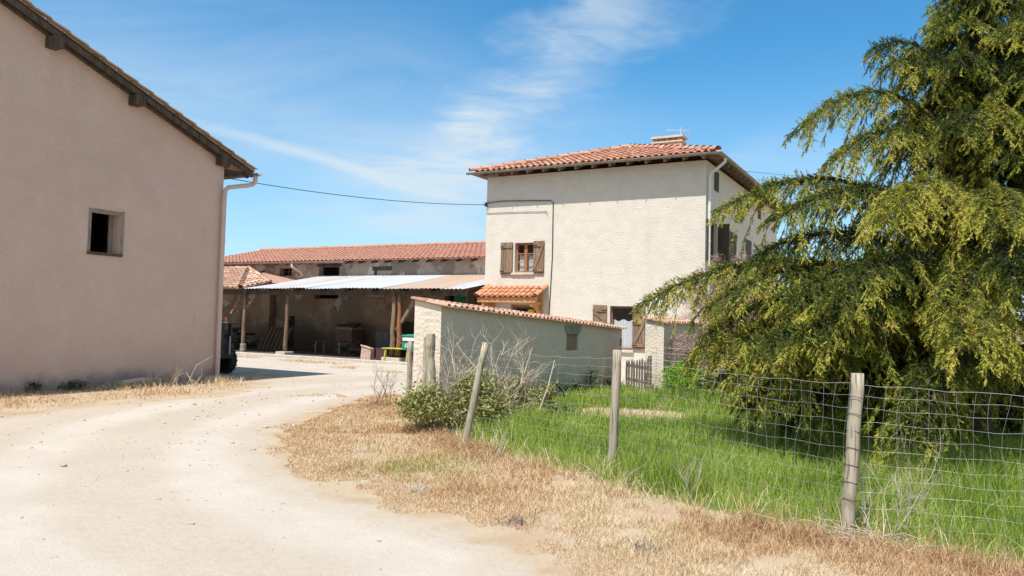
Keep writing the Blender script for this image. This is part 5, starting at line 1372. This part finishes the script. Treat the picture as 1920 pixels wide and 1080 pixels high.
for s_ in range(4):
    a, b_ = bases[s_], bases[s_ + 1]; ta, tb = tops[s_], tops[s_ + 1]; L_ = (b_ - a).length; off = (b_ - a).normalized().cross(Vector((0, 0, 1))) * -.05
    rw = .0010 if s_ >= 2 else .0012
    rws = HW if s_ >= 1 else HW[3:]
    nseg = int(L_ / .16)
    def wp(u, h):
        lo_ = a.lerp(b_, u); hi = ta.lerp(tb, u); q = lo_.lerp(hi, h / 1.28) + off
        sag = -.035 * math.sin(math.pi * u) * (h / 1.2)
        return q + Vector((.012 * math.sin(u * 23 + h * 9), .012 * math.cos(u * 17 + h * 7), sag + .008 * math.sin(u * 31 + h * 13)))
    for h in rws: wm.tube([wp(k / nseg, h) for k in range(nseg + 1)], rw * (1.5 if h in (HW[-1],) else 1), 4, cap=False, r=.5)
    if s_ >= 2:
        nv = int(L_ / .105)
        for k in range(1, nv):
            u = k / nv; wm.tube([wp(u + .004 * math.sin(k * 3 + h * 8), h) for h in HW], rw * .9, 4, cap=False, r=.5)
    elif s_ == 1:
        nv = int(L_ / .21)
        for k in range(1, nv):
            u = k / nv
            if u > .55: wm.tube([wp(u, h) for h in HW], rw * .9, 4, cap=False, r=.5)
wm.build('wire_mesh', M['wire'], fence)
# mesh behind the near one, running from the gate stub across to the cedar
f2 = thing('wire_fence', 'faint mesh fence from the wall stub into the cedar branches', 'fence', (0, 0, 0))
qa, qb = gp(1212, 744), gp(1600, 772); m_ = MB(); L_ = (qb - qa).length
for h in (.25, .4, .55, .7, .85, 1.0, 1.12): m_.tube([qa.lerp(qb, k / 24) + Vector((0, 0, h - .05 * math.sin(math.pi * (k % 8) / 8) + .006 * math.sin(k * 2.2 + h * 5))) for k in range(25)], .0032, 4, cap=False)
for k in range(1, int(L_ / .2)): p0 = qa.lerp(qb, k * .2 / L_); m_.tube([p0 + Vector((0, 0, .25)), p0 + Vector((.01, 0, .7)), p0 + Vector((0, 0, 1.1))], .0028, 4, cap=False)
m_.build('wire_mesh', M['wire'], f2)
m_ = MB(); q = gp(1500, 764); m_.tube([q, q + Vector((0, 0, 1.15))], .04, 8); m_.build('post', M['wood_grey'], f2)

# old stakes by the wall end
for (bx, by, tx, ty, r, lb) in ((797, 800, 798, 632, .038, 'thin split grey stake right of the green mailbox'), (808, 802, 808, 626, .068, 'thick old grey stake bound with brambles at the wall end')):
    a = gp(bx, by); d_ = ray(tx, ty); e = CAMLOC + d_ * (a.y / d_.y); mb = MB(); n = 8
    mb.tube([a.lerp(e, k / n) + Vector((random.gauss(0, .008), random.gauss(0, .005), 0)) for k in range(n + 1)], [r * random.uniform(.9, 1.08) for k in range(n + 1)], 10, jit=.07)
    tag(mb.build('wooden_stake', M['wood_grey'], smooth=False), lb, 'stake')

# ------------------------------------------------------------------ mailbox
dm = 12.3; q0 = ptd(753, 655, dm); q1 = ptd(753, 626, dm); 
mbx = thing('mailbox', 'green enamel letterbox with white name strip and number plate on a stake', 'mailbox', (q0.x, q0.y, 0), ANG)
mw, mdp, mh, mz = .265, .33, .255, q0.z - .01
b = MB(); b.box(0, mw, 0, mdp, mz, mz + mh * .86)
n = 6; tp = []
for k in range(n + 1):
    a = k / n; tp.append((-.012, a, mz + mh * .86 + mh * .15 * math.sin(math.pi * (.12 + .76 * a)) ))
b.add([(-.010, -.02, mz + mh * .862), (mw + .010, -.02, mz + mh * .862), (mw + .010, mdp + .01, mz + mh * .862), (-.010, mdp + .01, mz + mh * .862), (.0, -.012, mz + mh * .95), (mw, -.012, mz + mh * .95), (mw - .01, mdp * .5, mz + mh), (.01, mdp * .5, mz + mh), (0, mdp, mz + mh * .95), (mw, mdp, mz + mh * .95)],
      [(0, 1, 5, 4), (4, 5, 6, 7), (7, 6, 9, 8), (3, 8, 9, 2), (1, 2, 9, 6, 5), (0, 4, 7, 8, 3), (0, 3, 2, 1)])
b.build('box', M['mail'], mbx, bevel=.006)
b = MB(); b.box(.022, mw - .022, -.008, -.002, mz + mh * .60, mz + mh * .80); b.build('name_strip', M['white'], mbx)
b = MB(); b.box(.02, mw - .02, -.010, -.003, mz + mh * .545, mz + mh * .585); b.build('letter_slot', M['black'], mbx)
b = MB(); b.box(.075, .185, -.008, -.002, mz + .035, mz + .105); npl = b.build('number_plate', M['white'], mbx)
b = MB(); b.box(.085, .175, -.011, -.0085, mz + .092, mz + .098); b.box(.085, .175, -.011, -.0085, mz + .040, mz + .046)
for k, x_ in enumerate((.092, .122, .152)): b.box(x_, x_ + .016, -.011, -.0085, mz + .054, mz + .084)
b.build('number_print', M['navy'], npl)
b = MB(); b.tube([(mw * .55, mdp * .5, 0), (mw * .55, mdp * .5, mz)], .035, 8); b.build('stake', M['wood_grey'], mbx)

# ------------------------------------------------------------------ small tractor tucked behind the barn corner
ue = B.pv(429, 690, 1.25)[0]; uz = B.pv(418, 606, .75)[1]
tr_ = thing('tractor', 'grimy black utility tractor with amber beacon half hidden behind the barn corner', 'tractor', B.world(ue - .72, .85, 0), ANG)
b = MB(); b.box(-1.3, .90, -.36, .36, .42, .78); b.box(-1.3, -.1, -.30, .30, .78, 1.05); b.box(-.05, .88, -.40, .40, .70, .84); b.build('body', M['mach'], tr_, bevel=.03)
for y_ in (-.38, .34):
    for x_ in (.74, -.05): b = MB(); b.box(x_, x_ + .08, y_ - .03, y_ + .05, .80, uz - .04); b.build('roof_post', M['mach'], tr_, bevel=.01)
b = MB(); b.box(.74, .93, -.20, .05, .5, uz - .06); b.build('rear_panel', M['mach'], tr_, bevel=.01)
b = MB(); b.box(-.15, .94, -.46, .46, uz - .04, uz); b.build('roof', M['mach'], tr_, bevel=.015)
for y_, za, zb, r_ in ((-.28, .62, 1.12, .018), (.20, .55, 1.0, .022), (-.12, .2, .9, .012)): b = MB(); b.tube([(.95, y_, za), (.95, y_, zb)], r_, 8); b.build('rod', M['mach_grey'], tr_)
for (x_, y_, r) in ((.42, -.52, .36), (.42, .52, .36), (-1.0, -.45, .28), (-1.0, .45, .28)):
    w_ = MB(); pr = [(r * .55, -.11), (r * .92, -.115), (r, -.07), (r, .07), (r * .92, .115), (r * .55, .11)]; w_.lathe(pr, 22)
    o = w_.build('wheel', M['black'], tr_); o.location = (x_, y_, r); o.rotation_euler = (rad(90), 0, 0)
    h_ = MB(); h_.lathe([(r * .54, -.06), (r * .54, .06), (r * .2, .09)], 14); h_.build('rim', M['mach_grey'], o)
    g_ = MB()
    for k in range(18):
        a = k * 2 * math.pi / 18; g_.beam((math.cos(a) * r, math.sin(a) * r, -.10), (math.cos(a + .12) * r, math.sin(a + .12) * r, .10), .03, .03, up=(math.cos(a), math.sin(a), 0))
    g_.build('tread', M['black'], o)
b = MB(); b.lathe([(.075, 0), (.078, .03)], 14, (.78, .16, uz)); bc = b.build('beacon', M['white'], tr_)
b = MB(); b.lathe([(.055, .031), (.066, .05), (.062, .11), (.045, .15), (.015, .165)], 14, (.78, .16, uz)); b.build('beacon_dome', M['amber'], bc, smooth=True)
cbx = B.world(ue + .04, .35, 0); b = MB(); b.box(-.22, .16, -.12, .14, .0, .26); b.box(-.24, .18, -.14, .16, .262, .29); o = b.build('plastic_crate', M['blue'], bevel=.012); o.location = cbx; o.rotation_euler = (0, 0, ANG + .2); tag(o, 'dull blue plastic box on the ground behind the barn downpipe', 'crate')

# ------------------------------------------------------------------ things stored under the lean-to
def at(px, py, v): u, z = O_.pv(px, py, v); return u
FZ = .075
u0, u1 = at(482, 640, 2.4), at(533, 640, 2.4)
t = thing('wooden_pallet', 'dark slatted wooden panel leaning in the shade beside the second pole', 'pallet', O_.world((u0 + u1) / 2, 2.4, FZ), ANG); hw_ = (u1 - u0) / 2
for k in range(7): b = MB(); x_ = -hw_ + 2 * hw_ * (k + .5) / 7; b.beam((x_, 0, .0), (x_ + .1, .42, 1.0), .15, .025, up=(0, -1, .4)); b.build('slat', M['wood_old'], t)
for q_, r_, z_ in ((0, .10, .15), (.1, .42, .9)): b = MB(); b.beam((-hw_ + q_, r_, z_), (hw_ + q_, r_, z_), .05, .09); b.build('rail', M['wood_dark'], t)
u0, u1 = at(591, 640, 1.6), at(640, 640, 1.6); zt = O_.pv(612, 639, 1.6)[1]
t = thing('work_table', 'low dark table with thin pale metal legs under the lean-to', 'table', O_.world((u0 + u1) / 2, 1.8, FZ), ANG); hw_ = (u1 - u0) / 2; zt -= FZ
b = MB(); b.box(-hw_, hw_, -.28, .28, zt - .03, zt); b.build('top', M['wood_dark'], t, bevel=.005)
for x_ in (-hw_ + .05, hw_ - .05):
    for y_ in (-.24, .24): b = MB(); b.tube([(x_, y_, 0), (x_ * .97, y_, zt - .03)], .016, 6); b.build('leg', M['mach_grey'], t)
u0, u1 = at(634, 640, 3.5), at(664, 640, 3.5); zt = O_.pv(650, 618, 3.5)[1]
t = thing('brick_hearth', 'squat sooty brick hearth built against the rear barn wall', 'hearth', O_.world((u0 + u1) / 2, 3.7, 0), ANG); hw_ = (u1 - u0) / 2
b = MB(); b.box(-hw_, hw_, -.35, .45, .07, zt); b.build('body', M['brick'], t, bevel=.02)
b = MB(); b.box(-hw_ - .06, hw_ + .06, -.40, .45, zt + .002, zt + .08); b.build('top_slab', M['stone_grey'], t, bevel=.01)
b = MB(); rnd_ = random.Random(2)
for k in range(9): x_ = rnd_.uniform(-hw_, hw_ - .3); b.tube([(x_, rnd_.uniform(-.3, .2), zt + .13 + rnd_.random() * .1), (x_ + .4, rnd_.uniform(-.3, .2), zt + .13 + rnd_.random() * .12)], .05, 7)
tag(b.build('firewood', M['wood_dark'], None), 'dark logs stacked on top of the brick hearth', 'firewood').location = t.location; bpy.data.objects['firewood'].rotation_euler = (0, 0, ANG)
u0, u1 = at(704, 640, 3.2), at(731, 640, 3.2); zt = O_.pv(716, 621, 3.2)[1]
t = thing('metal_cabinet', 'dull grey metal cabinet standing behind the double poles', 'cabinet', O_.world((u0 + u1) / 2, 3.45, FZ), ANG); hw_ = (u1 - u0) / 2
mc = mat('dull_grey_cabinet', (.15, .15, .16), (.18, .18, .19), 4, rough=.6)
b = MB(); b.box(-hw_, hw_, -.25, .25, 0, zt - FZ); b.build('body', mc, t, bevel=.01)
for q_ in ((-hw_ + .03, -.01), (.01, hw_ - .03)): b = MB(); b.box(q_[0], q_[1], -.27, -.252, .06, zt - FZ - .05); b.build('door', mc, t)
b = MB(); b.box(-.06, -.04, -.29, -.271, .5, .62); b.build('handle', M['mach_grey'], t)
u0, u1 = at(676, 670, -.05), at(698, 670, -.05); zt = O_.pv(688, 648, -.05)[1]
t = thing('wooden_crate', 'dusty pink patterned box standing in sunlight on the lean-to kerb', 'crate', O_.world((u0 + u1) / 2, .06, FZ), ANG + .06); hw_ = (u1 - u0) / 2 * .8; zt -= FZ
b = MB(); b.add([(-hw_, -.2, 0), (hw_, -.2, 0), (hw_, .06, 0), (-hw_, .06, 0), (-hw_ + .02, -.16, zt), (hw_ - .0, -.16, zt - .10), (hw_, .05, zt - .10), (-hw_ + .02, .05, zt)], [(0, 1, 5, 4), (1, 2, 6, 5), (2, 3, 7, 6), (3, 0, 4, 7), (4, 5, 6, 7), (0, 3, 2, 1)]); b.build('body', M['cratewood'], t, bevel=.01)
b = MB(); b.beam((-hw_, -.17, zt + .01), (hw_, -.17, zt - .09), .05, .04); b.build('rim', M['deadwood'], t)
u0, u1 = at(701, 670, .25), at(722, 670, .25)
b = MB(); b.box(0, u1 - u0, 0, .5, 0, .36); b.box(-.01, u1 - u0 + .01, -.01, .51, .362, .40); o = b.build('storage_box', mat('dark_maroon_box', (.085, .045, .04), (.11, .06, .05), 6), bevel=.01); o.location = O_.world(u0, .35, FZ); o.rotation_euler = (0, 0, ANG); tag(o, 'low dark maroon box between the pink crate and the lime table', 'box')
u0, u1 = at(716, 652, -.35), at(770, 652, -.35); zt = O_.pv(722, 652, -.35)[1]
t = thing('garden_table', 'lime green garden table behind the double poles', 'table', O_.world((u0 + u1) / 2, .05, FZ), ANG); hw_ = (u1 - u0) / 2; zt -= FZ
b = MB(); b.box(-hw_, hw_, -.42, .30, zt - .035, zt); b.build('top', M['lime'], t, bevel=.012)
for x_ in (-hw_ + .14, hw_ - .14):
    for y_ in (-.36, .24): b = MB(); b.beam((x_ - .06, y_, -.0), (x_, y_, zt - .04), .05, .05); b.build('leg', M['lime'], t)
def heap(name, label, cat, u, v, w, h, n, seed, m):
    rnd_ = random.Random(seed); b = MB()
    for k in range(n):
        x_, y_ = rnd_.gauss(0, w * .3), rnd_.gauss(0, .25); zz = max(.05, h * (1 - abs(x_) / w) * rnd_.random())
        a = rnd_.uniform(-.6, .6); l = rnd_.uniform(.3, .7); b.tube([(x_ - l / 2 * math.cos(a), y_ - l / 2 * math.sin(a), zz), (x_ + l / 2 * math.cos(a), y_ + l / 2 * math.sin(a), zz + rnd_.uniform(-.05, .1))], rnd_.uniform(.04, .08), 7)
    o = b.build(name, m); o.location = O_.world(u, v, FZ); o.rotation_euler = (0, 0, ANG); tag(o, label, cat)
heap('log_pile', 'dark heap of logs on the floor below the hearth', 'log pile', at(662, 660, 2.2), 2.2, 1.1, .5, 34, 3, M['wood_dark'])
heap('log_pile', 'dark heap of junk wood at the far left under the shed', 'log pile', at(440, 640, 2.4), 2.4, 1.3, .9, 60, 4, M['wood_dark'])
# boxes on the rear wall
u0 = at(493, 590, DV); 

# ------------------------------------------------------------------ overhead cables
def cable(a, b_, sag, r, label):
    mb = MB(); n = 24; mb.tube([Vector(a).lerp(Vector(b_), k / n) + Vector((0, 0, -sag * 4 * (k / n) * (1 - k / n))) for k in range(n + 1)], r, 5)
    tag(mb.build('overhead_cable', M['cable']), label, 'cable')
cable(B.world(-.3, .35, B.pv(455, 331, .35)[1]), CABLE_R, .16, .010, 'black overhead cable strung from the gabled barn to the farmhouse')
s0 = H.world(HL + .6, 3.0, 0); ss = H.pu(1392, 321, HL + .6)
cable(H.world(HL + .62, ss[0], ss[1]), ptd(1990, 352, 24), .12, .006, 'thin cable running from the farmhouse eave to the right behind the cedar')
